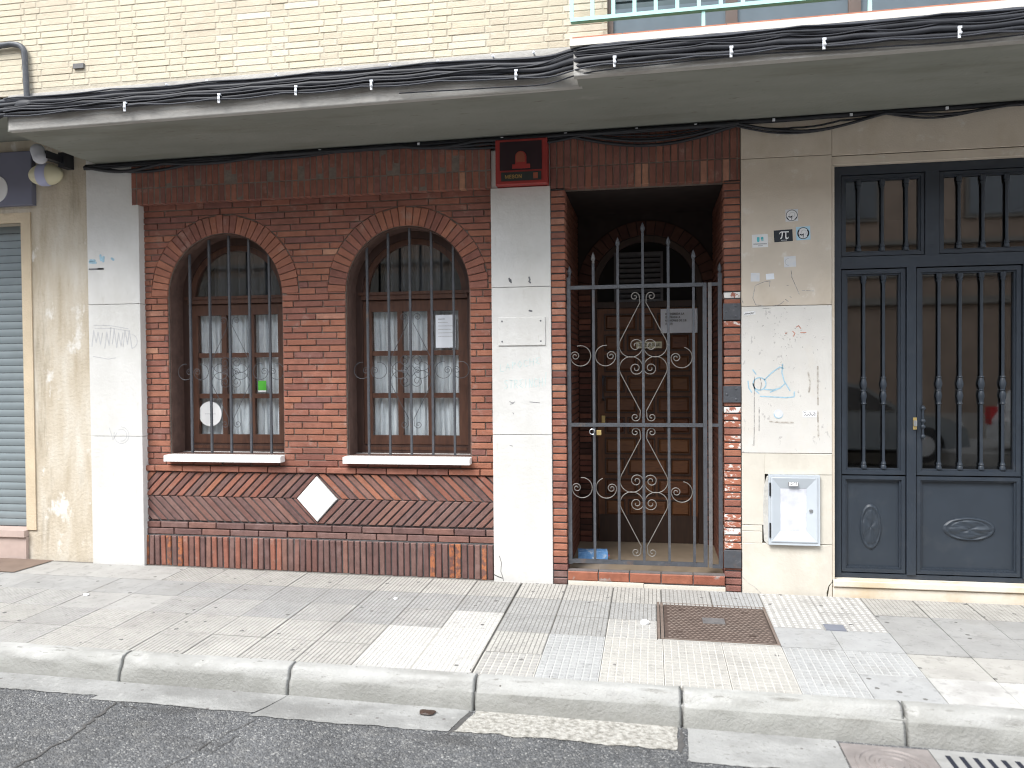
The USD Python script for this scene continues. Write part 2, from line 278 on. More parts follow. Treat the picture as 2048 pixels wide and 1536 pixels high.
def block(pts, yf, yb, ch=.0035, jit=.0):
    """Convex outline in xz made a brick whose front edges are chamfered; its front may lean a little."""
    p = np.asarray(pts, float); x, z = p[:, 0], p[:, 1]
    if np.sum(x * np.roll(z, -1) - np.roll(x, -1) * z) < 0: p = p[::-1]
    n = len(p); q = inset(p, ch); c = p.mean(0)
    tx, tz = RNG.uniform(-jit, jit), RNG.uniform(-jit, jit); y0 = yf + RNG.uniform(-jit, jit) * .04
    fy = lambda u: y0 + (u[0] - c[0]) * tx * .2 + (u[1] - c[1]) * tz
    v = [[u[0], fy(u), u[1]] for u in q] + [[u[0], fy(u) + ch, u[1]] for u in p] + [[u[0], yb, u[1]] for u in p]
    f = [[0, i, i + 1] for i in range(1, n - 1)]
    for r in (0, n):
        for i in range(n):
            j = (i + 1) % n
            f += [[r + i, r + n + i, r + n + j], [r + i, r + n + j, r + j]]
    return trimesh.Trimesh(np.array(v), np.array(f), process=False)
def rectp(x0, x1, z0, z1, w=.0012):
    j = lambda: RNG.uniform(-w, w)
    return [(x0 + j(), z0 + j()), (x1 + j(), z0 + j()), (x1 + j(), z1 + j()), (x0 + j(), z1 + j())]
def tube(pts, r, n=6, flat=None):
    """Round (or, with flat, flattened in the wall plane) bar along a 3D path."""
    P = np.asarray(pts, float); T = np.gradient(P, axis=0); T /= np.linalg.norm(T, axis=1, keepdims=True) + 1e-12
    ref = np.array([0, 1, 0.0]) if abs(T[0][1]) < .9 else np.array([0, 0, 1.0])
    V = []
    for k in range(len(P)):
        a = np.cross(T[k], ref); a /= np.linalg.norm(a) + 1e-12; b = np.cross(a, T[k])
        rr = r[k] if np.ndim(r) else r
        for i in range(n):
            t = 2 * math.pi * (i + .5) / n
            V.append(P[k] + rr * (math.cos(t) * a + math.sin(t) * b * (flat or 1)))
    F = []
    for k in range(len(P) - 1):
        for i in range(n):
            j = (i + 1) % n; a, b, c, d = k * n + i, k * n + j, (k + 1) * n + j, (k + 1) * n + i
            F += [[a, b, c], [a, c, d]]
    e = (len(P) - 1) * n
    F += [[0, i + 1, i] for i in range(1, n - 1)] + [[e, e + i, e + i + 1] for i in range(1, n - 1)]
    m = trimesh.Trimesh(np.array(V), np.array(F), process=False)
    return m
def tube2(pts, y, r, n=6): return tube([(a, y, b) for a, b in pts], r, n)
def lathe(prof, n=14, at=(0, 0, 0)):
    """prof: (radius, height) pairs, about a vertical axis."""
    m = trimesh.creation.revolve(np.array(prof, float), sections=n); m.apply_translation(at); return m
def ribbon(pts, w, y):
    """A brushed or drawn stroke: a thin strip lying on the wall at depth y."""
    g = LineString(pts).buffer(w / 2, cap_style=1, join_style=1, quad_segs=3)
    return plate(g, y - .0006, y)
def arc(cx, cz, r, a0, a1, n=16):
    return [(cx + r * math.cos(math.radians(a0 + (a1 - a0) * i / n)), cz + r * math.sin(math.radians(a0 + (a1 - a0) * i / n))) for i in range(n + 1)]
def spiral(cx, cz, r0, r1, a0, turns, n=26):
    return [(cx + (r0 + (r1 - r0) * i / n) * math.cos(math.radians(a0) + turns * 2 * math.pi * i / n), cz + (r0 + (r1 - r0) * i / n) * math.sin(math.radians(a0) + turns * 2 * math.pi * i / n)) for i in range(n + 1)]
def letters(text, h, x, y, z, depth=.0006, bold=False, slant=0.0):
    m = meshkit.text_mesh(text, h, depth, bold); v = m.vertices.copy()
    m.vertices = np.stack([x + v[:, 0] + slant * v[:, 1], y - v[:, 2], z + v[:, 1]], 1); return m
def text_w(text, h): return float(np.ptp(meshkit.text_mesh(text, h).vertices[:, 0]))
def base_z(x): return -.006 - .0075 * np.clip(x, -9, 9)
def pave_z(x, y): return base_z(x) + .0202 * y
def road_z(x, y): return -.19 - .0148 * np.clip(x, -7, 6) + .010 * np.minimum(-1.9 - y, 2.6) - .010 * np.maximum(-4.5 - y, 0) * (y > -8)

# ================================================================== GROUND
def sheet(xs, ys, zf):
    X, Y = np.meshgrid(xs, ys, indexing='ij'); V = np.stack([X.ravel(), Y.ravel(), zf(X, Y).ravel()], 1); a, b = len(xs), len(ys)
    I = np.arange(a * b).reshape(a, b); q = np.stack([I[:-1, :-1], I[1:, :-1], I[1:, 1:], I[:-1, 1:]], -1).reshape(-1, 4)
    return (V, q)
rx = np.concatenate([[-80, -40, -20, -10], np.linspace(-7, 6, 27), [10, 20, 40, 80]])
def road_height(X, Y):
    z = -.19 - .0148 * np.clip(X, -7, 6) + .010 * np.clip(-1.9 - Y, 0, 2.6) - .012
    return z
tag(obj('road', sheet(rx, np.linspace(-9.9, -1.7, 18), road_height), 'asphalt'), 'grey worn asphalt roadway in the foreground along the concrete gutter', 'road', kind='structure')
tag(obj('far_pavement', cat_([bx(-80, 80, -14, -9.9, -.6, -.03)]), 'tile_mid'), 'plain grey pavement on the far side of the street', 'pavement', kind='structure')
tag(obj('terrain', cat_([bx(-120, 120, -60, 60, -2.2, -1.4)]), 'joint_sand'), 'bare ground beneath the street and the buildings', 'ground', kind='structure')
def poly_sheet(pts, zf, thick=.004):
    p = np.array(pts, float); n = len(p); z = np.array([zf(a, b) for a, b in p])
    top = np.column_stack([p, z]); bot = np.column_stack([p, z - thick])
    tri = trimesh.creation.triangulate_polygon(Polygon(p), engine='earcut')
    V2 = np.asarray(tri[0]); F = np.asarray(tri[1])
    V = np.array([[a, b, zf(a, b)] for a, b in V2]); f = F
    nrm = np.cross(V[f[:, 1]] - V[f[:, 0]], V[f[:, 2]] - V[f[:, 0]]); f = np.where((nrm[:, 2] < 0)[:, None], f[:, ::-1], f)
    return trimesh.Trimesh(V, f, process=False)

# --- pavement: bed, tiles with raised tread pads
pavement = thing('pavement', 'narrow pavement of worn square tread tiles between the facade and the kerb', 'pavement', kind='structure')
bed_x = np.array([-40, -8, -5.5, -3, -1, 1, 3, 8, 40.0])
def slab_sheet(xs, y0, y1, dz):
    ys = np.array([y0, y1]); return sheet(xs, ys, lambda X, Y: base_z(X) + .0202 * Y + dz)
obj('tile_bed', slab_sheet(bed_x, -1.785, .06, -.012), 'joint_sand', pavement)
T = .3453
def tile_mesh(x0, x1, y0, y1, gap=.0035):
    xa, xb, ya, yb = x0 + gap / 2, x1 - gap / 2, y0 + gap / 2, y1 - gap / 2
    dz = RNG.uniform(-.0012, .0012); tx, ty = RNG.uniform(-.002, .002), RNG.uniform(-.002, .002)
    zf = lambda x, y, h=0: pave_z(x, y) + h + dz + tx * (x - x0) + ty * (y - y0)
    V = [[xa, ya, zf(xa, ya)], [xb, ya, zf(xb, ya)], [xb, yb, zf(xb, yb)], [xa, yb, zf(xa, yb)]]
    V += [[a, b, c - .012] for a, b, c in V]
    F = [[0, 1, 2], [0, 2, 3], [0, 4, 5], [0, 5, 1], [1, 5, 6], [1, 6, 2], [2, 6, 7], [2, 7, 3], [3, 7, 4], [3, 4, 0]]
    return trimesh.Trimesh(np.array(V), np.array(F), process=False), zf
def pads(rects, zf, h, bev):
    V, F = [], []
    for (a, b, c, d) in rects:
        i = len(V)
        V += [[a, c, zf(a, c)], [b, c, zf(b, c)], [b, d, zf(b, d)], [a, d, zf(a, d)]]
        a, b, c, d = a + bev, b - bev, c + bev, d - bev
        V += [[a, c, zf(a, c, h)], [b, c, zf(b, c, h)], [b, d, zf(b, d, h)], [a, d, zf(a, d, h)]]
        F += [[i + 4, i + 5, i + 6], [i + 4, i + 6, i + 7]]
        for k in range(4):
            j = (k + 1) % 4; F += [[i + k, i + j, i + 4 + j], [i + k, i + 4 + j, i + 4 + k]]
    return trimesh.Trimesh(np.array(V), np.array(F), process=False)
def paving_tile(x0, x1, y0, y1, style, look):
    base, zf = tile_mesh(x0, x1, y0, y1)
    deep = {'dash': 'groove_dirt', 'grid': 'groove_pale', 'plain': look, 'stud': 'tile_mid'}[style]
    if style == 'grid' and look == 'tile_blue': deep = 'groove_blue'
    if style == 'dash' and look == 'tile_white': deep = 'groove_pale'
    t = obj('paving_tile', base, deep, pavement)
    rects = []; w, d = x1 - x0, y1 - y0
    e = .004
    if style == 'dash':
        nx, ny = max(2, round(w / .0288)), max(2, round(d / .0575)); sx, sy = (w - 2 * e) / nx, (d - 2 * e) / ny
        for i in range(nx):
            off = (i % 2) * .5
            for j in range(-1, ny):
                a, b = y0 + e + (j + off) * sy, y0 + e + (j + 1 + off) * sy
                a, b = max(a, y0 + e), min(b, y1 - e)
                if b - a > .012: rects.append((x0 + e + i * sx + .002, x0 + e + (i + 1) * sx - .002, a + .0018, b - .0018))
    elif style == 'grid':
        nx, ny = max(2, round(w / .0432)), max(2, round(d / .0432)); sx, sy = (w - 2 * e) / nx, (d - 2 * e) / ny
        rects = [(x0 + e + i * sx + .004, x0 + e + (i + 1) * sx - .004, y0 + e + j * sy + .004, y0 + e + (j + 1) * sy - .004) for i in range(nx) for j in range(ny)]
    elif style == 'stud':
        nx, ny = max(2, round(w / .046)), max(2, round(d / .046)); sx, sy = w / nx, d / ny
        rects = [(x0 + i * sx + .010, x0 + (i + 1) * sx - .010, y0 + j * sy + .010, y0 + (j + 1) * sy - .010) for i in range(nx) for j in range(ny)]
    if style == 'plain': return t
    h = {'dash': .0026, 'grid': .003, 'stud': .004}[style]
    obj('tread', pads(rects, zf, h, .0016 if style != 'stud' else .005), look, t)
    return t
rows = [(-.407, -.036), (-.752, -.407), (-1.097, -.752), (-1.443, -1.097), (-1.785, -1.443)]
JX = -.98
def pick(r, xc):
    """Style and tone of a tile from its row (0 at the wall) and place along the street, as laid and patched there."""
    u = RNG.random()
    if r == 0:
        if xc < -3.9: return ('plain', 'tile_mid')
        if xc < .1: return ('dash', 'tile_beige')
        if xc < .75: return ('dash', 'tile_mid' if xc < .3 else 'tile_blue')
        if xc < 1.42: return ('stud', 'tile_white')
        return ('dash', 'tile_beige')
    if r == 1:
        if xc < -3.3: return ('plain', 'tile_grey')
        if xc < -.05: return ('dash', 'tile_grey' if u < .75 else 'tile_dark')
        if xc < .75: return ('dash', 'tile_mid')
        if xc < 1.42: return ('stud', 'tile_white')
        return ('plain', 'tile_grey')
    if r == 2:
        if xc < -2.6: return ('plain' if u < .5 else 'dash', 'tile_mid')
        if xc < -1.33: return ('dash', 'tile_grey' if u < .4 else 'tile_mid')
        if xc < -.98: return ('dash', 'tile_white')
        if xc < -.3: return ('dash', 'tile_grey')
        if xc < .1: return ('grid' if u < .3 else 'dash', 'tile_mid')
        if xc < 1.42: return ('plain', 'tile_blue')
        return ('plain', 'tile_grey')
    if -1.68 < xc < -.98: return ('dash', 'tile_white')
    if xc < -1.68: return ('dash', 'tile_beige' if u < .8 else 'tile_mid')
    if r == 3:
        if xc < -.63: return ('dash', 'tile_beige')
        if xc < -.28: return ('grid', 'tile_blue')
        if xc < .72: return ('grid', 'tile_beige')
        if xc < 1.42: return ('grid', 'tile_blue')
        return ('plain', 'tile_beige')
    if xc < -.63: return ('grid', 'tile_mid')
    if xc < -.28: return ('grid', 'tile_blue')
    if xc < .72: return ('grid', 'tile_beige')
    if xc < 1.42: return ('grid' if xc < 1.1 else 'plain', 'tile_blue')
    return ('plain', 'tile_white')
HOLE = (.025, .745, -1.075, -.365)
for r, (ya, yb) in enumerate(rows):
    for k in range(-13, 11):
        x0 = JX + k * T + (.006 if k == 0 else 0); x1 = JX + (k + 1) * T - (.004 if k == -1 else 0)
        st, lk = pick(r, (x0 + x1) / 2)
        a, b = x0, x1
        if r in (1, 2) and x1 > HOLE[0] and x0 < HOLE[1]:            # pieces around the inspection cover
            if x0 < HOLE[0] - .06: paving_tile(x0, HOLE[0] - .003, ya, yb, st, lk)
            if x1 > HOLE[1] + .06: paving_tile(HOLE[1] + .003, x1, ya, yb, *pick(r, HOLE[1] + .1))
            if r == 1: paving_tile(max(x0, HOLE[0]), min(x1, HOLE[1]), -.365, yb, 'dash', 'tile_blue')
            else: paving_tile(max(x0, HOLE[0]), min(x1, HOLE[1]), ya, -1.077, 'plain', 'tile_beige')
            continue
        paving_tile(a, b, ya, yb, st, lk)
obj('threshold_slab', poly_sheet([(-5.95, -.02), (-5.0, -.02), (-5.05, -.40), (-6.0, -.40)], lambda x, y: pave_z(x, y) + .006), 'brown_tile', pavement, label='dark brown slab let into the pavement at the left')
obj('outer_paving', cat_([trimesh.Trimesh(*[np.array(q) for q in (slab_sheet(np.array([a, b]), -1.785, .06, -.002)[0], [[0, 2, 3], [0, 3, 1]])], process=False) for a, b in ((-40, JX - 13 * T), (JX + 11 * T, 40))]), 'tile_mid', pavement)

# --- kerb
kerb = thing('kerb', 'weathered concrete kerb of long rounded stones edging the pavement', 'kerb', kind='structure')
GRIME = []
def kerb_stone(x0, x1, worn):
    GRIME.clear()
    n = 64; xs = np.linspace(x0 + .005, x1 - .005, n); V, F = [], []
    prof = [(-1.783, 0), (-1.815, .001), (-1.845, 0), (-1.868, -.004), (-1.885, -.013), (-1.896, -.027), (-1.901, -.045)] + [(-1.903, None)] * 4
    m = len(prof)
    for i, x in enumerate(xs):
        zt = pave_z(x, -1.783) + .001; zb = road_height(np.array([x]), np.array([-1.9]))[0] - .05
        edge = min(x - x0, x1 - x); drop = .006 * math.exp(-edge / .018)
        w = worn * (.6 + .8 * meshkit.noise(np.array([[x * 2.1, .3, 7.0]]), 3)[0]) if worn else 0
        for k, (y, dz) in enumerate(prof):
            if dz is None:
                t = (k - 7) / 3; z = (zt - .06) * (1 - t) + zb * t; yy = y - .004 * t
            else: z = zt + dz * (1 + w * .18); yy = y + (w * .012 if k in (3, 4, 5) else 0)
            if 2 <= k <= 8: yy += drop * .7; z -= drop * (.6 if k < 7 else 0)
            nz = meshkit.noise(np.array([[x * 14, yy * 14, z * 14]]), 1)[0]
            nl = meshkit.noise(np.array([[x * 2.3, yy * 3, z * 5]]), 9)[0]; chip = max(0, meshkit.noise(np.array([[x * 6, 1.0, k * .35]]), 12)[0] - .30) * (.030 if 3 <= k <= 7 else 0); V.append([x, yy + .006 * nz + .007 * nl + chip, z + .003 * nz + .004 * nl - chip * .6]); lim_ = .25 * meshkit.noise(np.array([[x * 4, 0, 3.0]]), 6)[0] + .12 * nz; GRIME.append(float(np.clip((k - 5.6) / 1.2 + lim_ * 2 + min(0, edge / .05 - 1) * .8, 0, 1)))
    for i in range(n - 1):
        for k in range(m - 1):
            a, b, c, d = i * m + k, i * m + k + 1, (i + 1) * m + k + 1, (i + 1) * m + k
            F += [[a, b, c], [a, c, d]]
    for i, s in ((0, 1), (n - 1, -1)):
        c = len(V); V.append([xs[i], -1.80, V[i * m + m - 1][2]]); GRIME.append(.5)
        for k in range(m - 1):
            F.append([i * m + k, c, i * m + k + 1][::s])
    return trimesh.Trimesh(np.array(V), np.array(F), process=False)
kj = [-6.2, -5.13, -4.07, -3.02, -1.99, -.937, .142, 1.206, 2.27, 3.33]
for i in range(len(kj) - 1):
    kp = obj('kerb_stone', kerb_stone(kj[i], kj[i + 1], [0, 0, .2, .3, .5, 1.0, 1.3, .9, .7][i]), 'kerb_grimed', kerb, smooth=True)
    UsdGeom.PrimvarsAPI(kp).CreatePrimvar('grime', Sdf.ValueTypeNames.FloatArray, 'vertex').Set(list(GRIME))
obj('kerb_bed', cat_([bx(-40, kj[0], -1.9, -1.783, -.4, -.005), bx(kj[-1], 40, -1.9, -1.783, -.4, -.06), bx(kj[0], kj[-1], -1.87, -1.783, -.5, -.10)]), 'kerb_concrete', kerb)

# --- gutter slabs
gutter = thing('gutter', 'strip of cracked pale concrete gutter slabs between kerb and asphalt', 'gutter', kind='structure')
def rough_edge(x0, x1, y, amp, seed, n=40):
    xs = np.linspace(x0, x1, n); k = meshkit.noise(np.column_stack([xs * 9, np.zeros(n), np.full(n, seed * 3.1)]), seed)
    k2 = meshkit.noise(np.column_stack([xs * 40, np.zeros(n), np.full(n, seed * 1.7)]), seed + 5)
    return [(a, y + amp * (b + .5 * c)) for a, b, c in zip(xs, k, k2)]
gz = lambda x, y: road_height(np.array([x]), np.array([y]))[0] + .004 + .004 * (y + 2.2)
def gslab(x0a, x0b, x1a, x1b, look, y1, amp, seed):
    pts = rough_edge(x0a, x1a, -1.895, .004, seed)
    side = lambda xa, xb, sd: [(xa + (xb - xa) * t + .012 * meshkit.noise(np.array([[t * 5, sd, 1.3]]), 2)[0], -1.895 + (y1 + 1.895) * t) for t in np.linspace(.12, .88, 9)]
    pts = pts + side(x1a, x1b, x1a * 3) + rough_edge(x1b, x0b, y1, amp, seed + 2, 70) + side(x0a, x0b, x0a * 3 + .02)[::-1]
    return obj('gutter_slab', poly_sheet(pts, gz), look, gutter)
gslab(-7, -7, -4.07, -4.10, 'gutter_cement', -2.11, .03, 1)
gslab(-4.066, -4.096, -3.0, -3.02, 'gutter_cement', -2.12, .03, 2)
gslab(-3.004, -3.024, -1.992, -2.080, 'gutter_cement', -2.165, .03, 3)
gslab(-1.989, -2.077, -.96, -1.025, 'gutter_cement', -2.195, .03, 4)
gslab(-.925, -.99, .115, .10, 'gutter_pebble', -2.175, .03, 5)
gslab(.165, .15, .875, .868, 'gutter_cement', -2.27, .03, 6)
gslab(1.95, 1.95, 4.5, 4.5, 'gutter_cement', -2.25, .015, 7)
def crack(pts, w, zf, look='crack_dark', parent=gutter, name='crack'):
    l, r = [], []
    for i, (x, y) in enumerate(pts):
        a = np.array(pts[max(0, i - 1)]); b = np.array(pts[min(len(pts) - 1, i + 1)]); t = (b - a) / np.linalg.norm(b - a); nn = np.array([-t[1], t[0]])
        ww = w * (RNG.uniform(.4, 1.3) if 0 < i < len(pts) - 1 else .2)
        l.append(tuple(np.array([x, y]) + nn * ww / 2)); r.append(tuple(np.array([x, y]) - nn * ww / 2))
    return obj(name, poly_sheet(l + r[::-1], zf), look, parent)
def wander(a, b, n, amp):
    a, b = np.array(a), np.array(b); return [tuple(a + (b - a) * i / n + (np.array([RNG.uniform(-amp, amp), RNG.uniform(-amp, amp)]) if 0 < i < n else 0)) for i in range(n + 1)]
road_prim = stage.GetPrimAtPath('/World/road')
rz = lambda x, y: road_height(np.array([x]), np.array([y]))[0] + .004
for a, b, n, w in [((-2.86, -2.14), (-2.80, -2.55), 14, .016), ((-2.80, -2.55), (-2.83, -2.95), 12, .014), ((-2.86, -2.14), (-2.68, -2.22), 6, .008), ((-2.02, -2.20), (-2.13, -2.62), 12, .007), ((-2.13, -2.62), (-2.2, -2.9), 8, .006), ((-1.98, -2.23), (-2.05, -2.6), 9, .004)]:
    crack(wander(a, b, n, .014), w, rz, parent=road_prim)
crack(wander((-.943, -1.91), (-1.01, -2.19), 7, .014), .030, lambda x, y: gz(x, y) - .002)
crack(wander((.14, -1.91), (.125, -2.17), 6, .01), .03, lambda x, y: gz(x, y) - .002)

# --- iron covers
mh = thing('inspection_cover', 'square brown iron inspection cover with diamond tread set in the pavement', 'manhole cover')
hx0, hx1, hy0, hy1 = HOLE
zc = lambda x, y, h=0: pave_z(x, y) + h
def pbox(x0, x1, y0, y1, h0, h1, zf=zc):
    V = [[x, y, zf(x, y, h)] for h in (h0, h1) for x, y in ((x0, y0), (x1, y0), (x1, y1), (x0, y1))]
    F = [[4, 5, 6], [4, 6, 7]] + [q for k in range(4) for q in ([k, (k + 1) % 4, 4 + (k + 1) % 4], [k, 4 + (k + 1) % 4, 4 + k])]
    return trimesh.Trimesh(np.array(V), np.array(F), process=False)
obj('cover_plate', pbox(hx0 + .045, hx1 - .02, hy0 + .015, hy1 - .012, -.012, .0005), 'cover_dark', mh)
obj('rim', cat_([pbox(hx0, hx0 + .016, hy0, hy1, -.012, .005), pbox(hx0 + .022, hx0 + .040, hy0, hy1, -.012, .003), pbox(hx1 - .016, hx1, hy0, hy1, -.012, .004), pbox(hx0 + .04, hx1 - .016, hy0, hy0 + .012, -.012, .003), pbox(hx0 + .04, hx1 - .016, hy1 - .010, hy1, -.012, .003)]), 'cover_brown', mh)
studs = []
nx = 20
for i in range(nx):
    for j in range(nx):
        u, v = hx0 + .06 + (hx1 - hx0 - .10) * (i + .5 + (j % 2) * .5) / nx, hy0 + .025 + (hy1 - hy0 - .05) * (j + .5) / nx
        if u > hx1 - .035 or (abs(u - .385) < .078 and abs(v + .70) < .062): continue
        a, b, h = .0135, .0095, .0045
        V = [[u - a, v, zc(u, v, .0005)], [u, v - b, zc(u, v, .0005)], [u + a, v, zc(u, v, .0005)], [u, v + b, zc(u, v, .0005)], [u, v, zc(u, v, h)]]
        studs.append((V, [[0, 1, 4], [1, 2, 4], [2, 3, 4], [3, 0, 4]]))
obj('tread_studs', (np.concatenate([np.array(s[0]) for s in studs]), np.concatenate([np.array(s[1]) + 5 * i for i, s in enumerate(studs)])), 'cover_brown', mh, kind='stuff')
obj('badge', cat_([pbox(.315, .455, -.755, -.645, 0, .003), pbox(.325, .445, -.745, -.655, .003, .0045)]), 'iron_worn', mh)
for u, v in ((.19, -.50), (.60, -.50), (.16, -.93), (.60, -.94)):
    obj('lifting_slot', pbox(u - .020, u + .020, v - .010, v + .010, .001, .0052), 'cover_dark', mh)
pl = thing('access_plate', 'small dark blue grey metal plate set in white studded paving', 'access plate')
obj('plate', pbox(1.065, 1.185, -.765, -.66, -.006, .0065), 'plate_blue', pl); obj('rim', cat_([pbox(1.058, 1.064, -.77, -.655, -.006, .0065), pbox(1.186, 1.192, -.77, -.655, -.006, .0065)]), 'grate_grey', pl)
gzc = lambda x, y, h=0: gz(x, y) + h
rm = thing('round_drain_cover', 'round iron drain cover with concentric rings in a square frame by the kerb', 'manhole cover')
obj('frame', pbox(.885, 1.285, -2.36, -1.935, -.02, .004, gzc), 'cover_grey', rm)
cx, cy = 1.085, -2.125
def ringmesh(r0, r1, h, n=48):
    t = np.linspace(0, 2 * math.pi, n, endpoint=False); V, F = [], []
    for r, hh in ((r0, .004), (r0 + .004, h), (r1 - .004, h), (r1, .004)):
        for a in t: x, y = cx + r * math.cos(a), cy + r * math.sin(a); V.append([x, y, gzc(x, y, hh)])
    for k in range(3):
        for i in range(n):
            j = (i + 1) % n; F += [[k * n + i, (k + 1) * n + i, (k + 1) * n + j], [k * n + i, (k + 1) * n + j, k * n + j]]
    return trimesh.Trimesh(np.array(V), np.array(F), process=False)
for r0, r1 in ((.0005, .045), (.065, .085), (.105, .125), (.145, .17)): obj('ring', ringmesh(r0, r1, .011), 'cover_grey', rm)
gr = thing('drain_grate', 'slotted iron street drain grate against the kerb at lower right', 'drain grate')
obj('grate_frame', pbox(1.29, 1.94, -2.36, -1.925, -.02, .005, gzc), 'grate_grey', gr)
for k in range(10):
    x = 1.345 + k * .06
    obj('slot', pbox(x, x + .022, -2.32, -1.985, .0, .0065, gzc), 'slot_dark', gr)

# ================================================================== BUILDING
bld = thing('building', 'brick and marble faced apartment house with arched windows, gated porch and blue entrance', 'building')
zs = lambda x: 3.378 + .0085 * (x + 1)

# --- body behind the facade
win_c = [(-3.452, 'l'), (-1.897, 'r')]
WW, SPR, SILL = .507, 2.25, .935
def arch_poly(cx, hw, z0, spring, n=28):
    lo = min(z0, spring) - .001
    p = Polygon([(cx - hw, lo), (cx + hw, lo)] + arc(cx, spring, hw, 0, 180, n))
    return p.intersection(sbox(cx - 2 * hw, z0, cx + 2 * hw, spring + 2 * hw))
openings = [arch_poly(c, WW, SILL, SPR) for c, _ in win_c]
body = thing('brick_wall', parent=bld)
core = sbox(-4.30, 0, -1.19, 3.45)
for o in openings: core = core.difference(o)
obj('mortar', plate(core, .079, .62), 'mortar', body)
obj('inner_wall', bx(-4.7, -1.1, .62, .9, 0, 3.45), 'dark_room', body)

def palette(z, x):
    u = RNG.random()
    if z > 2.72: return 'brick_brown' if u < .55 else ('brick_red' if u < .85 else 'brick_purple')  # darker bricks up here paint in the shade under the canopy
    if x < -2.6 and z < 1.0: return 'brick_red' if u < .6 else 'brick_brown'
    return 'brick_orange' if u < .36 else ('brick_red' if u < .78 else ('brick_brown' if u < .9 else ('brick_purple' if u < .95 else 'brick_light')))
X0, X1 = -4.235, -1.196
H, J, L = .0515, .0085, .252
RING = .145
cut = unary_union([arch_poly(c, WW + .004, SILL, SPR).union(Polygon(arc(c, SPR, WW + RING + .008, 0, 180, 40))) for c, _ in win_c])
z = .852; row = 0; fieldb = []
zrows = []
while z < 2.985:
    off = (0, .5, .25, .75)[row % 4] * L + RNG.uniform(-.012, .012)
    x = X0 - off
    while x < X1:
        a, b = max(x, X0), min(x + L - J, X1)
        if b - a > .02:
            p = sbox(a, z, b, z + H - J)
            if p.intersects(cut):
                q = p.difference(cut)
                for g in getattr(q, 'geoms', [q]):
                    if g.area > 2.2e-4: fieldb.append((g, (a + b) / 2, z))
            else: fieldb.append((None, (a, b, z), z))
        x += L
    z += H; row += 1
shown, rest = [], []
fieldb.sort(key=lambda t: (t[2] > 2.66))
n_b = 0; lump = []
for g, c, z in fieldb:
    if g is None:
        a, b, z0 = c; m = block(rectp(a, b, z0, z0 + H - J), .068 + RNG.uniform(-.003, .003), .085, jit=.05); xc = (a + b) / 2
    else:
        xc = c
        if g.convex_hull.area < g.area * 1.02:
            m = block(np.array(g.convex_hull.exterior.coords)[:-1][::-1], .068 + RNG.uniform(-.003, .003), .085, .003, .03)
        else: m = plate(g, .069, .085)
    if n_b < 299: obj('brick', m, palette(z, xc), body); n_b += 1
    else: lump.append(m)
if lump: obj('upper_brickwork', cat_(lump), 'brick_brown', body, kind='stuff')
# arch rings
for c, _ in win_c:
    n = 32
    for k in range(n):
        a0, a1 = math.pi * k / n + .0052, math.pi * (k + 1) / n - .0052
        r0, r1 = WW + .001, WW + RING + RNG.uniform(-.006, .006)
        pts = [(c + r0 * math.cos(a0), SPR + r0 * math.sin(a0)), (c + r1 * math.cos(a0), SPR + r1 * math.sin(a0)), (c + r1 * math.cos(a1), SPR + r1 * math.sin(a1)), (c + r0 * math.cos(a1), SPR + r0 * math.sin(a1))]
        u = RNG.random(); obj('arch_brick', block(pts, .064 + RNG.uniform(-.003, .003), .2, .003, .04), 'brick_orange' if u < .35 else ('brick_red' if u < .75 else 'brick_brown'), body)
# rows below the sills: header course standing proud, herringbone panel, plinth courses, soldier base
x = X0 - .1; 
while x < X1:
    a, b = max(x, X0), min(x + L - J, X1)
    if b - a > .02: obj('ledge_brick', block(rectp(a, b, .800, .8435), .040 + RNG.uniform(-.002, .002), .085, jit=.04), RNG.choice(['brick_red', 'brick_red', 'brick_brown', 'brick_orange']), body)
    x += L
dcx, dcz, dh = -2.663, .590, .186
diamond = Polygon([(dcx - dh * .93, dcz), (dcx, dcz - dh), (dcx + dh * .93, dcz), (dcx, dcz + dh)])
obj('diamond_tile', block([(dcx - dh * .91, dcz), (dcx, dcz - dh * .98), (dcx + dh * .91, dcz), (dcx, dcz + dh * .98)], .050, .095, .004), 'marble_sill', body)
zlo, zmid, zhi = .386, .590, .796
step = .0728; bw = .0555
def slanted(xb, za, zb, s):
    dz = zb - za; return Polygon([(xb, za), (xb + bw, za), (xb + bw + s * dz, zb), (xb + s * dz, zb)])
lim = sbox(X0, zlo, X1, zhi).difference(diamond.buffer(.007, join_style=2))
for side in (-1, 1):
    half = sbox(X0, 0, dcx, 4) if side < 0 else sbox(dcx, 0, X1, 4)
    for (za, zb, s) in ((zmid + .003, zhi - .004, -side), (zlo + .004, zmid - .003, side)):
        xb = X0 - .4
        while xb < X1 + .4:
            p = slanted(xb, za, zb, s).intersection(lim).intersection(half)
            for g in getattr(p, 'geoms', [p]):
                if g.geom_type == 'Polygon' and g.area > 6e-4:
                    pts = np.array(g.simplify(.0008).exterior.coords)[:-1]
                    if g.convex_hull.area > g.area * 1.03: pts = np.array(g.convex_hull.exterior.coords)[:-1]
                    u = RNG.random(); up = za > .5
                    lk = ('brick_red' if u < .22 else 'brick_orange' if u < .30 else 'brick_glazed_warm' if u < .75 else 'brick_glazed') if up else ('brick_glazed_warm' if u < .4 else 'brick_glazed')
                    obj('herringbone_brick', block(pts, .0585 + RNG.uniform(-.003, .003), .10, .004, .03), lk, body)
            xb += step
obj('panel_mortar', plate(sbox(X0, .25, X1, .80).difference(diamond.buffer(-.02)), .0735, .0785), 'mortar_dark', body)
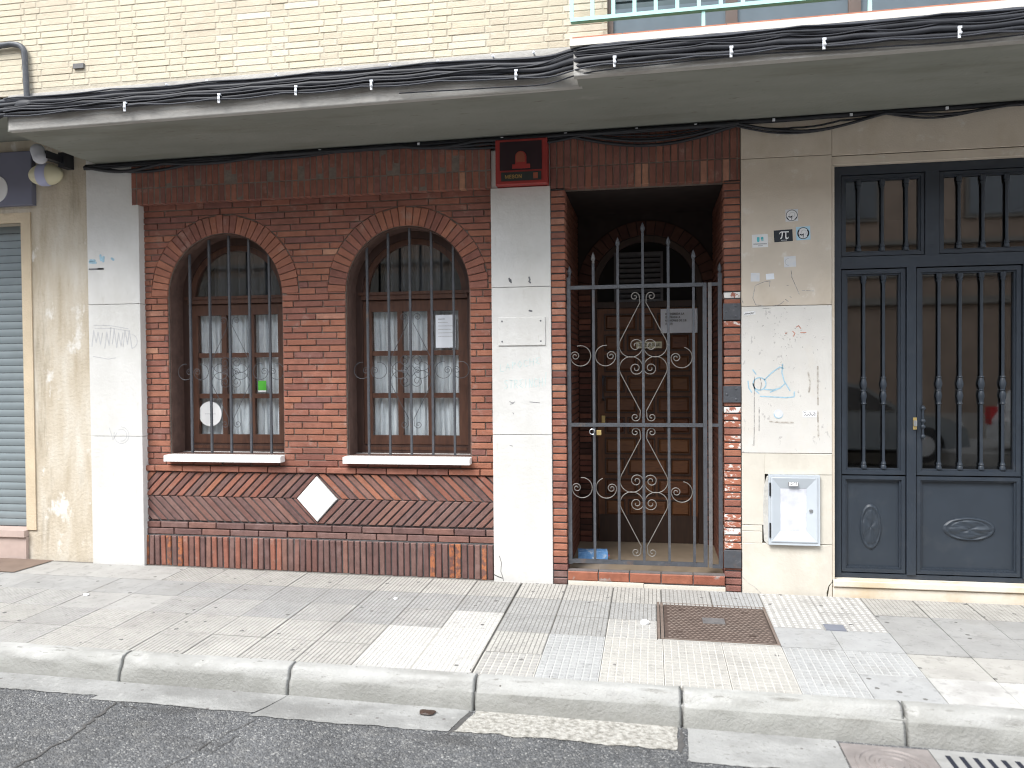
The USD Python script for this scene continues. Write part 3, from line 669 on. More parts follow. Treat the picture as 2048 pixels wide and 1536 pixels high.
for r, (z0, z1) in enumerate(((.3285, .3745), (.2735, .3195))):
    x = X0 - (.06, .19)[r]
    while x < X1:
        a, b = max(x, X0), min(x + L - .010, X1)
        if b - a > .02: obj('plinth_brick', block(rectp(a, b, z0, z1), .048 + RNG.uniform(-.002, .002), .09, jit=.04), RNG.choice(['brick_glazed', 'brick_glazed_warm', 'brick_glazed', 'brick_glazed']), body)
        x += L
x = X0 - .008; k = 0
nsold = int((X1 - X0) / .0515)
rough = {1, 5, 7, nsold - 10, nsold - 7, nsold - 6, nsold - 2}
while x < X1 - .02:
    a, b = max(x, X0), min(x + .0395, X1)
    lk = 'brick_rough' if k in rough else RNG.choice(['brick_glazed', 'brick_glazed', 'brick_glazed_warm', 'brick_red' if x < -3 else 'brick_glazed'])
    obj('soldier_brick', block(rectp(a, b, base_z(x) - .01, .262), .030 + RNG.uniform(-.003, .003), .09, .004, .05), lk, body)
    x += .0515; k += 1
obj('base_mortar', bx(X0, X1, .044, .09, -.05, .2695), 'mortar_dark', body)
# soldier band under the canopy, standing proud of the wall
def soldier_band(xa, xb, yf, yb, z0, zm, name, parent, pale=.06):
    x = xa
    while x < xb - .01:
        b = min(x + .0435, xb)
        for (c, d) in ((z0, zm - .008), (zm, zs(x) + .03)):
            u = RNG.random(); lk = 'brick_light' if (u < pale and c == z0) else ('brick_red' if u < .22 else 'brick_brown' if u < .75 else 'brick_purple')
            obj(name, block(rectp(x, b, c, d), yf + RNG.uniform(-.002, .002), yb, .003, .04), lk, parent)
        x += .0525
soldier_band(-4.226, -1.20, -.006, .06, 3.003, 3.140, 'band_brick', body)
obj('band_mortar', bx(-4.224, -1.20, -.003, .085, 3.006, 3.46), 'mortar', body)

# --- windows
def make_window(c, kind):
    w = thing('arched_window', parent=bld)
    tag(w, 'arched window by the white corner pillar, round white sticker in its lowest pane' if kind == 'l' else 'arched window beside the middle pillar with a white sheet in an upper pane')
    r_in = arch_poly(c, WW - .002, SILL, SPR); r_cut = arch_poly(c, WW - .010, SILL + .008, SPR)
    obj('reveal', plate(r_in.difference(r_cut), .090, .30), 'reveal_brown', w)
    y0 = .265
    fr = arch_poly(c, WW - .010, SILL + .01, SPR).difference(arch_poly(c, WW - .068, SILL + .075, SPR))
    obj('frame', plate(fr, y0, y0 + .07), 'wood_frame', w)
    obj('transom', cat_([bx(c - WW + .06, c + WW - .06, y0 - .012, y0 + .06, 2.196, 2.246), bx(c - WW + .04, c + WW - .04, y0 - .022, y0 + .0, 2.235, 2.258)]), 'wood_window', w)
    fan = arch_poly(c, WW - .070, 2.25, SPR); fan_in = arch_poly(c, WW - .115, 2.262, SPR)
    obj('fan_frame', plate(fan.difference(fan_in), y0 + .012, y0 + .055), 'wood_window', w)
    obj('fan_pane', plate(fan_in.buffer(.006), y0 + .03, y0 + .034), 'pane_glass', w)
    hw = .366; zA, zB = 1.088, 2.100
    cols = [(-.366, -.149), (-.105, .105), (.149, .366)]; rws = [(1.088, 1.392), (1.436, 1.734), (1.786, 2.098)]
    sash = sbox(c - WW + .070, SILL + .08, c + WW - .070, 2.190)
    hole = sbox(c - hw, zA, c + hw, zB)
    obj('sash', plate(sash.difference(hole), y0 + .008, y0 + .055), 'wood_window', w)
    for s in (-1, 1): obj('muntin', bx(c + s * .127 - .021, c + s * .127 + .021, y0 + .012, y0 + .052, zA - .003, zB + .003), 'wood_window', w)
    for zz in (1.414, 1.760):
        for (a, b) in ((-hw - .003, -.148), (-.106, .106), (.148, hw + .003)): obj('muntin', bx(c + a, c + b, y0 + .014, y0 + .050, zz - .020, zz + .020), 'wood_window', w)
    for (a, b) in cols:
        for (d, e) in rws: obj('pane', bx(c + a - .002, c + b + .002, y0 + .030, y0 + .033, d - .002, e + .002), 'pane_glass', w)
    # lace curtain with folds, hanging in gathered leaves
    nxp, nzp = 150, 14; V = []
    for i in range(nxp):
        x = c - .47 + .94 * i / (nxp - 1)
        for j in range(nzp):
            zz = 1.04 + 1.10 * j / (nzp - 1); t = 2 * math.pi * (x - c)
            y = y0 + .080 + .014 * math.sin(t * 17 + .7 * math.sin(zz * 3)) + .007 * math.sin(t * 41 + zz * 2) + .005 * math.sin(t * 7 + zz * 4)
            top = .012 * abs(math.sin((x - c) * 4.2 + (0.3 if kind == 'l' else 1.1)))
            V.append([x + .006 * math.sin(zz * 5 + i), y, zz - (top if j == nzp - 1 else 0)])
    I = np.arange(nxp * nzp).reshape(nxp, nzp)
    obj('curtain', (np.array(V), np.stack([I[:-1, :-1], I[1:, :-1], I[1:, 1:], I[:-1, 1:]], -1).reshape(-1, 4)), 'lace', w, smooth=True)
    V = []; nxp = 90  # grey folds stand in for reflected stripes in the fanlight
    for i in range(nxp):
        x = c - .30 + .70 * i / (nxp - 1)
        for zz in (2.25, 2.72): V.append([x, y0 + .16 + .02 * math.sin(x * 60) * (1 if math.sin(x * 13) > -.2 else 3), zz])
    I = np.arange(nxp * 2).reshape(nxp, 2)
    obj('fan_curtain', (np.array(V), np.stack([I[:-1, :-1], I[1:, :-1], I[1:, 1:], I[:-1, 1:]], -1).reshape(-1, 4)), 'reflection_grey', w, smooth=True)
    obj('inner_rail', bx(c - WW + .08, c + WW - .08, y0 - .006, y0 + .012, SILL + .035, SILL + .06), 'wood_window', w)
    sp = [(-.012, .886), (-.012, .930), (-.004, .937), (.26, .944), (.26, .886)]
    V = [[x, y, zz] for x in (c - WW - .010, c + WW + .004) for y, zz in sp]; F = []
    for k in range(5): j = (k + 1) % 5; F += [[k, j, 5 + j], [k, 5 + j, 5 + k]]
    F += [[0, 2, 1], [0, 3, 2], [0, 4, 3], [5, 6, 7], [5, 7, 8], [5, 8, 9]]
    s = trimesh.Trimesh(np.array(V), np.array(F), process=False); s.fix_normals(); obj('sill', s, 'marble_sill', w)
    return w
for c, k in win_c: make_window(c, k)

def half_motif(s, u0, v0, k=.0038):
    """One side of the lyre scroll beside a bar: a curl, a straight run, a wide turn and a curl; s mirrors it, v flips it."""
    out = []
    for flip in (1, -1):
        p = spiral(16.2, 121, 1.5, 9.5, 60, 1.35, 26)[::1]
        # curl opens at its left side and runs down and out
        q = [(6.5, 114), (5.8, 109)] + [(5.8 + (44.5 - 5.8) * t, 109 + (34.6 - 109) * t) for t in (.25, .5, .75, .97)]
        q += arc(24, 23, 23.5, 27, -190, 26)
        q2 = spiral(14.5, 23, 13.5, 2.2, 172, -1.55, 30)
        pts = p + q + q2
        out.append([(u0 + s * a * k, v0 + flip * b * k) for a, b in pts])
    return out
def c_scroll(cx, cz, s, k=.0038, tail=100):
    pts = arc(0, 0, 20, tail, -178, 26) + spiral(-10.5, -.5, 9.5, 2, 182, -1.5, 26)
    return [(cx + s * a * k, cz + b * k) for a, b in pts]
def smooth_path(pts):
    p = np.array(pts); keep = [0]
    for i in range(1, len(p)):
        if np.linalg.norm(p[i] - p[keep[-1]]) > .0022: keep.append(i)
    return [tuple(p[i]) for i in keep]

def make_grille(c):
    g = thing('window_grille', parent=bld); y = .145
    for k in range(-2, 3):
        x = c + .004 + k * .178; dx = abs(k * .178 + .004)
        ztop = SPR + math.sqrt(WW ** 2 - dx ** 2) + .01
        obj('bar', bx(x - .0085, x + .0085, y - .0085, y + .0085, .938, ztop), 'iron', g)
    for s in (-1, 1):
        for pts in half_motif(s, c + .004, 1.615, .0038 * .93): obj('scroll', tube2(smooth_path(pts), y, .0025, 5), 'iron', g)
        for k in (.5, 1.5, 2.3):
            obj('scroll', tube2(smooth_path(c_scroll(c + s * k * .178 + .004, 1.615 + .006, s if k != 1.5 else -s, .0033)), y, .0025, 5), 'iron', g)
    return g
for c, _ in win_c: make_grille(c)

# --- pillars
def slab(x0, x1, yf, yb, z0, z1, look, parent, ch=.0025, gap=.0018, name='cladding_slab', label=None):
    p = [(x0, z0 + gap), (x1, z0 + gap), (x1, z1 - gap), (x0, z1 - gap)]
    return obj(name, block(p, yf, yb, ch), look, parent, label=label)
pil = thing('corner_pillar', parent=bld)
for a, b in ((-.02, 1.09), (1.09, 2.19), (2.19, 3.42)):
    slab(-4.647, -4.168, 0, .2, a, b, 'marble_white', pil)
obj('pillar_core', bx(-4.64, -4.17, .05, .6, -.05, 3.44), 'mortar', pil)
def marks(parent, strokes, look, name='graffiti', w=.006, y=-.0004, kind=None):
    if name == 'scrape':
        for s in strokes: obj(name, ribbon(s, w, y), look, parent)
    else: obj(name, cat_([ribbon(s, w, y) for s in strokes if len(s) > 1]), look, parent, kind=kind)
def zig(x, z, w, h, n): return [(x + w * i / n, z + (h if i % 2 else 0) + RNG.uniform(-.2, .2) * h) for i in range(n + 1)]
marks(pil, [zig(-4.62, 1.86, .10, .10, 5), zig(-4.50, 1.82, .06, .15, 3), zig(-4.43, 1.85, .10, .12, 5), zig(-4.33, 1.84, .08, .11, 4)], 'ink_faint', w=.007)
marks(pil, [[(-4.60, 2.02), (-4.45, 2.015), (-4.28, 1.985)], [(-4.59, 1.995), (-4.42, 1.99), (-4.27, 1.965)], [(-4.61, 1.76), (-4.47, 1.735), (-4.40, 1.745)], arc(-4.26, 1.88, .06, 80, -80, 8), arc(-4.36, 1.10, .07, 90, -200, 12), arc(-4.36, 1.10, .05, 120, -100, 10), [(-4.47, 1.16), (-4.44, 1.06), (-4.40, 1.12)]], 'ink_faint', w=.005)
marks(pil, [[(-4.625, 2.545), (-4.57, 2.54)], [(-4.62, 2.56), (-4.58, 2.558)], [(-4.525, 2.60), (-4.52, 2.56), (-4.495, 2.585), (-4.50, 2.55)], [(-4.42, 2.57), (-4.405, 2.56)]], 'ink_blue', w=.020)
marks(pil, [[(-4.63, 2.487), (-4.50, 2.487)], [(-4.55, 2.489), (-4.505, 2.487)]], 'ink_grey', w=.014)

pil2 = thing('middle_pillar', parent=bld)
for a, b in ((-.02, 1.121), (1.121, 2.244), (2.244, 3.000)):
    slab(-1.203, -.748, 0, .2, a, b, 'marble_white', pil2)
slab(-1.203, -1.152, .012, .2, 3.000, 3.29, 'marble_white', pil2); slab(-1.17, -.748, .03, .2, 3.000, 3.44, 'marble_white', pil2)
obj('pillar_core', bx(-1.198, -.75, .05, .6, -.05, 3.44), 'mortar', pil2)
# hand-lettered strokes in unit boxes
FONT = {'S': [[(1, .9), (.6, 1), (.1, .85), (.2, .6), (.8, .45), (.9, .15), (.4, 0), (0, .1)]], 'T': [[(0, 1), (1, .95)], [(.5, 1), (.45, 0)]], 'R': [[(.1, 0), (.15, 1), (.8, .9), (.75, .6), (.2, .5), (.9, 0)]],
        'E': [[(.9, 1), (.15, .85), (.6, .5), (.1, .25), (.9, 0)]], 'I': [[(.5, 1), (.45, 0)]], 'N': [[(.1, 0), (.15, 1), (.8, 0), (.9, 1)]], 'C': [[(.95, .85), (.4, 1), (.05, .5), (.4, 0), (.95, .15)]],
        'H': [[(.1, 1), (.1, 0)], [(.1, .5), (.9, .55)], [(.95, 1), (.85, 0)]], '!': [[(.6, 1.7), (.45, .25)], [(.42, .05), (.42, 0)]], 'L': [[(.2, 1), (.1, .05), (.9, 0)]], 'A': [[(0, 0), (.5, 1), (.9, 0)], [(.2, .4), (.8, .4)]],
        'P': [[(.15, 0), (.2, 1), (.9, .85), (.2, .5)]], 'O': [[(.5, 1), (.05, .5), (.5, 0), (.95, .5), (.5, 1)]]}
def hand(text, x, z, w, h, rise=0.0):
    out = []
    for i, ch in enumerate(text):
        for s in FONT.get(ch, []): out.append([(x + (i + a * .78) * w, z + b * h + rise * i) for a, b in s])
    return out
marks(pil2, hand('STREINCH!', -1.110, 1.475, .038, .062, .002) + hand('LAPOCHE', -1.145, 1.605, .046, .05, .009), 'ink_teal', w=.0036)
marks(pil2, [[(-1.07, 1.375), (-1.05, 1.365), (-1.03, 1.372)], [(-1.065, 1.355), (-1.04, 1.36)], [(-.915, 1.372), (-.84, 1.365)], [(-1.045, 1.29), (-1.04, 1.28)], [(-1.07, 1.04), (-1.05, 1.035)]], 'ink_grey', w=.004)
marks(pil2, [[(-1.065, 2.31), (-1.06, 2.29)], [(-1.055, 2.30), (-1.05, 2.28)], [(-.912, 2.315), (-.906, 2.295)], [(-.912, 2.285), (-.903, 2.275)], [(-.912, 2.063), (-.895, 2.06)]], 'ink_grey', w=.013)
obj('crack', cat_([ribbon([(-1.16, .19), (-1.145, .14), (-1.15, .07), (-1.135, .03), (-1.13, .0)], .004, -.0004), ribbon([(-1.203, .045), (-1.17, .03), (-1.14, .02)], .007, -.0004)]), 'crack_dark', pil2)

pil3 = thing('entrance_pillar', parent=bld)
for a, b, lk in ((3.121, 3.45, 'limestone'), (2.060, 3.121, 'limestone'), (.998, 2.060, 'limestone_tagged')):
    slab(.641, 1.262, 0, .3, a, b, lk, pil3)
slab(.641, .800, .0, .3, .475, .998, 'limestone_warm', pil3); slab(.641, .782, .0, .3, .43, .475, 'limestone_warm', pil3)
slab(.800, 1.262, .0, .3, .845, .998, 'limestone_warm', pil3); slab(1.175, 1.262, .0, .3, .345, .845, 'limestone_warm', pil3)
obj('cladding_slab', block([(.641, -.04), (1.225, -.04), (1.225, .0), (1.238, .05), (1.262, .08), (1.262, .343), (.790, .343), (.782, .43), (.641, .428)][:4] + [(1.262, .08), (1.262, .343), (.641, .343)], 0, .3, .0025), 'limestone_warm', pil3)
slab(.641, .782, .0005, .3, .343, .43, 'limestone_warm', pil3, gap=.0005)
obj('cladding_slab', block([(1.232, -.04), (1.262, -.04), (1.262, .075), (1.244, .045)], .001, .3, .002), 'limestone_warm', pil3)
obj('cement_patch', block([(.795, .36), (.79, .45), (.786, .60), (.792, .75), (.815, .83), (.85, .845), (.85, .34), (.82, .335)], -.003, .3, .002), 'cement_patch', pil3)
obj('crack', ribbon([(.645, .09), (.69, .045), (.72, .03), (.77, -.02)], .005, -.0006), 'scuff_brown', pil3)
obj('pillar_core', cat_([bx(.65, 1.25, .06, .62, -.05, 3.44)]), 'mortar', pil3)
obj('jamb_slab', block([(1.264, .09), (1.281, .09), (1.281, 3.045), (1.264, 3.045)], .006, .09, .002), 'limestone', pil3)
slab(1.264, 3.6, .004, .3, 3.112, 3.45, 'limestone', pil3, name='lintel_slab'); slab(1.264, 3.6, .008, .3, 3.047, 3.110, 'limestone', pil3, name='lintel_slab')
# worn tags, glue residue and scrapes on the entrance pillar
sc = []
for _ in range(60):
    x, z = RNG.gauss(.93, .12), RNG.gauss(1.83, .13)
    if not (.68 < x < 1.22 and 1.55 < z < 2.05): continue
    l = RNG.uniform(.3, 1.0); sc.append([(x, z), (x + RNG.uniform(-.014, .014) * l, z + RNG.uniform(-.012, .012) * l)])
obj('glue_residue', cat_([ribbon(s_, RNG.uniform(.0025, .006), -.0004) for s_ in sc]), 'residue', pil3, kind='stuff')
marks(pil3, [[(.735, 2.20), (.72, 2.12), (.74, 2.07), (.79, 2.065)], [(.74, 2.21), (.80, 2.235), (.84, 2.24), (.835, 2.2)], [(.985, 2.31), (.99, 2.26), (1.02, 2.19), (1.04, 2.14)], [(.945, 2.105), (.965, 2.09)], [(.975, 2.125), (.985, 2.118)], [(.86, 2.06), (.90, 2.065), (.935, 2.09)], [(.648, 2.10), (.652, 2.085)], [(.79, 2.045), (.82, 2.043), (.84, 2.043)], [(1.06, 2.165), (1.14, 2.16)], [(.955, 2.205), (.965, 2.205)]], 'ink_mid', 'graffiti', .0042, kind='stuff')
marks(pil3, [arc(.765, 1.50, .045, 0, 350, 16), [(.72, 1.50), (.735, 1.455), (.76, 1.43)], [(.80, 1.53), (.85, 1.58), (.905, 1.62), (.93, 1.61)], [(.925, 1.64), (.92, 1.58), (.935, 1.52), (.975, 1.45)], [(.80, 1.46), (.86, 1.455), (.91, 1.47), (.94, 1.50), (.91, 1.47), (.84, 1.44)], [(.77, 1.41), (.86, 1.405), (.95, 1.40), (1.0, 1.405)], [(1.005, 1.44), (1.005, 1.41)], [(.685, 1.52), (.69, 1.47), (.71, 1.44)], [(.72, 1.60), (.74, 1.57)]], 'ink_blue', 'graffiti', .0085)
marks(pil3, [[(.729, 1.55), (.728, 1.40), (.727, 1.15), (.724, 1.055)], [(.77, 1.54), (.778, 1.50), (.772, 1.46)], [(.762, 1.33), (.761, 1.16)]], 'ink_mid', 'scrape', .0048)
marks(pil3, [[(.835, 1.228), (.90, 1.222), (.995, 1.22)], [(1.165, 1.30), (1.168, 1.16), (1.17, 1.12)], [(1.165, 1.62), (1.166, 1.35)], [(1.10, 1.58), (1.115, 1.50), (1.105, 1.44)]], 'scuff_brown', 'scrape', .012)
marks(pil3, [[(1.02, 1.905), (1.035, 1.915), (1.05, 1.895)], [(.995, 1.875), (1.01, 1.86), (1.0, 1.84)], [(.945, 1.86), (.955, 1.865)], [(1.05, 1.865), (1.085, 1.865)]], 'scuff_red', 'paint_residue', .007, kind='stuff')

# --- porch: jambs, soldier lintel, reveals, arched back wall, step
porch = thing('porch', parent=bld)
def jamb(x0, x1, name):
    z = .11; 
    z = base_z(x0) - .01
    k = 0
    while z < 2.965:
        zt = min(z + .0425, 2.968)
        a, b = x0 + RNG.uniform(-.002, .002), x1 + RNG.uniform(-.002, .003)
        u = RNG.random(); lk = 'brick_orange' if u < .5 else ('brick_red' if u < .8 else 'brick_light' if u < .86 else 'brick_brown')
        if z < .12: lk = 'brick_purple' if z > .06 or x0 > 0 else 'brick_glazed'
        if x0 > 0:
            if 2.085 < z < 2.13: lk = 'brick_plaster'
            elif .98 < z < 1.33 or .15 < z < .9 or 1.88 < z < 1.96: lk = 'brick_peeling' if RNG.random() < .75 else 'brick_red'
            if 1.27 < z < 1.33 or .36 < z < .43: lk = 'brick_plaster'
        obj('jamb_brick', block(rectp(a, b, z, zt), .012 + RNG.uniform(-.003, .003), .16, .004, .07), lk, porch)
        z += .0523; k += 1
jamb(-.745, -.640, 'l'); jamb(.519, .634, 'r')
obj('jamb_mortar', cat_([bx(-.749, -.648, .022, 1.12, -.05, 2.975), bx(.527, .641, .022, 1.12, -.05, 2.975)]), 'mortar_dark', porch)  # darker mortar adds to the painted recess shade
soldier_band(-.745, .634, .010, .09, 2.978, 3.137, 'lintel_brick', porch, .10)
obj('lintel_mortar', bx(-.748, .640, .018, .16, 2.982, 3.46), 'mortar', porch); obj('ceiling', bx(-.66, .54, .16, 1.2, 2.976, 3.2), 'porch_shaded', porch)
rev = []
for s, xf in ((-1, -.640), (1, .519)):
    z = -.01; r = 0
    while z < 2.96:
        y = .17 - (.12 if r % 2 else 0)
        while y < 1.10:
            a, b = max(y, .165), min(y + .236, 1.105)
            if b - a > .03:
                m = block([(a, z), (b, z), (b, z + .0425), (a, z + .0425)], 0, .02, .003, .03); v = m.vertices.copy()
                if s < 0: m.vertices = np.stack([xf - v[:, 1] + .0, v[:, 0], v[:, 2]], 1)
                else: m.vertices = np.stack([xf + v[:, 1], v[:, 0], v[:, 2]], 1); m.invert()
                m.fix_normals if False else None
                if s < 0: pass
                rev.append(m)
            y += .2455
        z += .0523; r += 1
obj('reveal_brickwork', cat_(rev), 'brick_shaded', porch, kind='stuff')
bc = -.045; DO = .485
back = sbox(-.66, -.05, .54, 3.0).difference(arch_poly(bc, DO, -.06, 2.30))
obj('back_wall', plate(back, 1.118, 1.35), 'porch_shaded', porch)
for k in range(22):
    a0, a1 = math.pi * k / 22 + .006, math.pi * (k + 1) / 22 - .006; r0, r1 = DO + .001, DO + .125
    obj('arch_brick', block([(bc + r0 * math.cos(a0), 2.30 + r0 * math.sin(a0)), (bc + r1 * math.cos(a0), 2.30 + r1 * math.sin(a0)), (bc + r1 * math.cos(a1), 2.30 + r1 * math.sin(a1)), (bc + r0 * math.cos(a1), 2.30 + r0 * math.sin(a1))], 1.106, 1.13, .003, .03), 'brick_shaded_deep', porch)
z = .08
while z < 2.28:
    for a, b in ((-.636, -.534), (.444, .516)): obj('pier_brick', block(rectp(a, b, z, z + .0425), 1.108, 1.13, .003, .04), RNG.choice(['brick_shaded', 'brick_shaded_deep']), porch)
    z += .0523
obj('floor', bx(-.645, .524, .06, 1.34, -.1, .078), 'floor_tan', porch)
# step: red nosing tiles with a grey tread and a pale stone strip
for i in range(5):
    a = -.636 + i * .2316
    p = block([(a + .004, .026), (a + .2276, .026), (a + .2276, .094), (a + .004, .094)], -.010, .05, .006)
    obj('step_tile', p, 'step_red' if i != 4 else 'step_red', porch)
    obj('tread_tile', bx(a + .004, a + .2276, .0, .058, .0945, .101), 'step_grey', porch)
obj('step_bed', bx(-.636, .518, .0, .06, -.06, .09), 'mortar_dark', porch)
for a, b in ((-.63, -.07), (-.066, .519)): obj('base_strip', bx(a, b, -.022, .04, -.06, .023 - .008 * (a > -.1)), 'limestone_warm', porch)
# vent over the door
vent = thing('vent_grille', parent=bld); vx0, vx1, vz0, vz1, vy = -.325, .100, 2.205, 2.640, 1.130
obj('frame', plate(sbox(vx0, vz0, vx1, vz1).difference(sbox(vx0 + .022, vz0 + .022, vx1 - .022, vz1 - .022)), vy, vy + .03), 'vent_shaded', vent)
for k in range(9):
    zz = vz0 + .03 + k * .045
    m = bx(vx0 + .02, vx1 - .02, -.004, .004, -.020, .020); m.apply_transform(trimesh.transformations.rotation_matrix(.75, (1, 0, 0))); m.apply_translation((0, vy + .022, zz + .02)); obj('louvre', m, 'vent_shaded', vent)
obj('backing', bx(vx0 + .02, vx1 - .02, vy + .045, vy + .05, vz0 + .02, vz1 - .02), 'dark_room', vent)
# wooden door
door = thing('wooden_door', parent=bld); dx0, dx1, dz0, dz1, dy = -.478, .392, .080, 2.150, 1.160
obj('frame', plate(arch_poly(bc, DO - .002, .08, 2.30).difference(sbox(dx0 - .004, 0, dx1 + .004, dz1 + .005)).difference(Polygon(arc(bc, 2.30, .43, 0, 180, 24) + [(bc - .43, 2.21), (bc + .43, 2.21)][::1])), dy - .015, dy + .05), 'wood_dark', door)
obj('fanlight', plate(arch_poly(bc, .44, 2.20, 2.30), dy + .02, dy + .03), 'dark_room', door)
obj('leaf', bx(dx0, dx1, dy, dy + .05, dz0, dz1), 'wood_door', door)
def raised(x0, x1, z0, z1, y, look):
    e = .020; obj('panel_moulding', plate(sbox(x0, z0, x1, z1).difference(sbox(x0 + .012, z0 + .012, x1 - .012, z1 - .012)), y - .012, y + .004), 'wood_dark', door)
    p = block([(x0 + .016, z0 + .016), (x1 - .016, z0 + .016), (x1 - .016, z1 - .016), (x0 + .016, z1 - .016)], y - .014, y + .002, .013); obj('panel', p, look, door)
nr = 11; rh = (dz1 - dz0 - .06) / nr
for r in range(nr):
    z0 = dz0 + .03 + r * rh + .016; z1 = z0 + rh - .032
    W_ = dx1 - dx0 - .10; xa = dx0 + .05
    sp = (.26, .48, .26) if r % 2 else (.40, .20, .40); x = xa
    for f in sp:
        raised(x + .010, x + f * W_ - .010, z0, z1, dy, 'wood_dark' if r < 1 else 'wood_panel'); x += f * W_
obj('kick_board', bx(dx0 + .01, dx1 - .01, dy - .018, dy, dz0, dz0 + .24), 'wood_dark', door)
obj('lock', cat_([bx(dx0 + .035, dx0 + .065, dy - .02, dy, 1.13, 1.20)]), 'brass', door)
obj('pull_handle', tube([(dx0 + .05, dy, 1.55), (dx0 + .05, dy - .05, 1.53), (dx0 + .05, dy - .05, 1.36), (dx0 + .05, dy, 1.34)], .010, 8), 'iron', door)
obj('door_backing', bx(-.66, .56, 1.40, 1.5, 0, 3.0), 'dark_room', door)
obj('ceiling_spot', lathe([(0, 2.979), (.035, 2.977), (.04, 2.981)], 14, (-.05, .60, 0)), 'steel', porch)

# --- iron gate
gate = thing('iron_gate', parent=bld); gy = .055
def sq(x, z0, z1, w=.0105, lk='iron', name='bar'): return obj(name, bx(x - w, x + w, gy - w, gy + w, z0, z1), lk, gate)
def finial(x, z, lk='iron'):
    prof = [(.0105, 0), (.012, .006), (.008, .014), (.017, .036), (.015, .05), (.006, .075), (0, .088)]
    m = lathe(prof, 8, (x, gy, z)); return obj('finial', m, lk, gate)
RAILS = (2.232, 1.196)
bars = [(-.432, 2.41, 'iron_worn'), (-.249, 2.515, 'iron'), (-.064, 2.62, 'iron'), (.122, 2.51, 'iron'), (.304, 2.405, 'iron')]
zb0 = .160
for x, zt, lk in bars:
    sq(x, zb0 + .013, zt, .0095); finial(x, zt, lk)
sq(-.618, .136, 2.31, .014, name='stile'); finial(-.612, 2.31)
sq(.384, zb0 - .014, 2.244, .014, name='stile'); sq(.421, zb0 - .016, 2.244, .013, 'iron_worn', name='stile'); sq(.493, zb0 - .02, 2.31, .014, name='stile'); finial(.493, 2.305)
for zz in (2.232, 1.196): obj('rail', bx(-.606, .372, gy - .016, gy + .016, zz - .0135, zz + .0135), 'iron', gate); obj('rail', bx(.433, .481, gy - .0125, gy + .0125, zz - .0115, zz + .0115), 'iron', gate)
obj('rail', bx(-.606, .372, gy - .016, gy + .016, zb0 - .014, zb0 + .014), 'iron', gate); obj('rail', bx(.433, .481, gy - .013, gy + .013, zb0 - .020, zb0 + .004), 'iron', gate)
for v0, sca in ((1.705, .00372), (.690, .00372)):
    for s in (-1, 1):
        for pts in half_motif(s, -.064, v0, sca): obj('scroll', tube2(smooth_path(pts), gy, .0038, 6), 'iron_light', gate)
    for x, s, tl in ((-.528, 1, 102), (-.341, -1, 102), (.213, 1, 80)):
        x += RNG.uniform(-.004, .004); tl += RNG.uniform(-10, 10)
        if v0 < 1 and s == -1: tl = 70
        obj('scroll', tube2(smooth_path(c_scroll(x, v0 + (.012 if v0 > 1 else .028) - (.02 if x > 0 else 0), s, .00385, tl)), gy, .0038, 6), 'iron_light', gate)
for z0, z1 in ((1.965, 2.085), (1.365, 1.485), (.155, .285)):
    obj('hinge_plate', block([(.512, z0), (.634, z0), (.634, z1), (.512, z1)], -.002, .02, .002), 'iron', gate)
    if z0 > .2:
        for rx_, rz_ in ((.60, z0 + .025), (.60, z1 - .02), (.535, z0 + .06)):
            m = trimesh.creation.icosphere(2, .009); m.apply_scale((1, .5, 1)); m.apply_translation((rx_, -.003, rz_)); obj('rivet', m, 'iron', gate, smooth=True)

# --- blue entrance door
ent = thing('entrance_door', parent=bld)
by = .075
def fp(x0, x1, z0, z1, y0, y1, name='frame_bar', lk='blue_paint'): return obj(name, bx(x0, x1, y0, y1, z0, z1), lk, ent)
ZB, ZT = .100, 3.046
fp(1.284, 1.338, ZB, ZT, by - .01, by + .06); fp(1.338, 3.30, 2.985, ZT, by - .01, by + .06)
fp(1.338, 3.30, 2.318, 2.402, by - .012, by + .06); fp(1.338, 3.30, ZB, .132, by - .005, by + .06)
fp(1.900, 1.990, 2.402, 2.985, by - .008, by + .06)
fp(1.778, 1.838, .132, 2.318, by - .014, by + .06); fp(2.53, 2.60, .132, 2.318, by - .014, by + .06)
def leaf(x0, x1, z0, z1, w, y=by):
    ring = sbox(x0, z0, x1, z1).difference(sbox(x0 + w, z0 + w, x1 - w, z1 - w)); obj('leaf_frame', plate(ring, y, y + .05), 'blue_paint', ent)
    ring = sbox(x0 + w, z0 + w, x1 - w, z1 - w).difference(sbox(x0 + w + .012, z0 + w + .012, x1 - w - .012, z1 - w - .012)); obj('bead', plate(ring, y + .012, y + .05), 'blue_paint', ent)
    return x0 + w + .012, x1 - w - .012, z0 + w + .012, z1 - w - .012
def pane(a, b, c, d, y=by + .036): obj('pane', bx(a - .003, b + .003, y, y + .005, c - .003, d + .003), 'door_glass', ent)
def baluster(x, z0, z1, y, bulb):
    h = z1 - z0; r = .0105
    pr = [(0, 0), (.019, 0), (.019, .018), (.014, .026), (.018, .036), (r, .055)]
    if bulb:
        m = h * .548 if False else (1.44 - z0)
        pr += [(r, m - .095), (.019, m - .088), (.013, m - .078), (.0165, m - .055), (.021, m - .035), (.018, m - .012), (.013, m), (.019, m + .005), (.013, m + .012), (.020, m + .035), (.022, m + .055), (.015, m + .085), (.013, m + .092), (.019, m + .098), (r, m + .108)]
    pr += [(r, h - .06), (.018, h - .042), (.014, h - .034), (.019, h - .025), (.019, h), (0, h)]
    obj('baluster', lathe(pr, 12, (x, y, z0)), 'blue_paint', ent, smooth=40)
a, b, c, d = leaf(1.344, 1.772, .845, 2.310, .030); pane(a, b, c, d)
for x in (1.497, 1.630): baluster(x, c, d, by + .016, True)
a, b, c, d = leaf(1.846, 2.522, .845, 2.310, .030); pane(a, b, c, d)
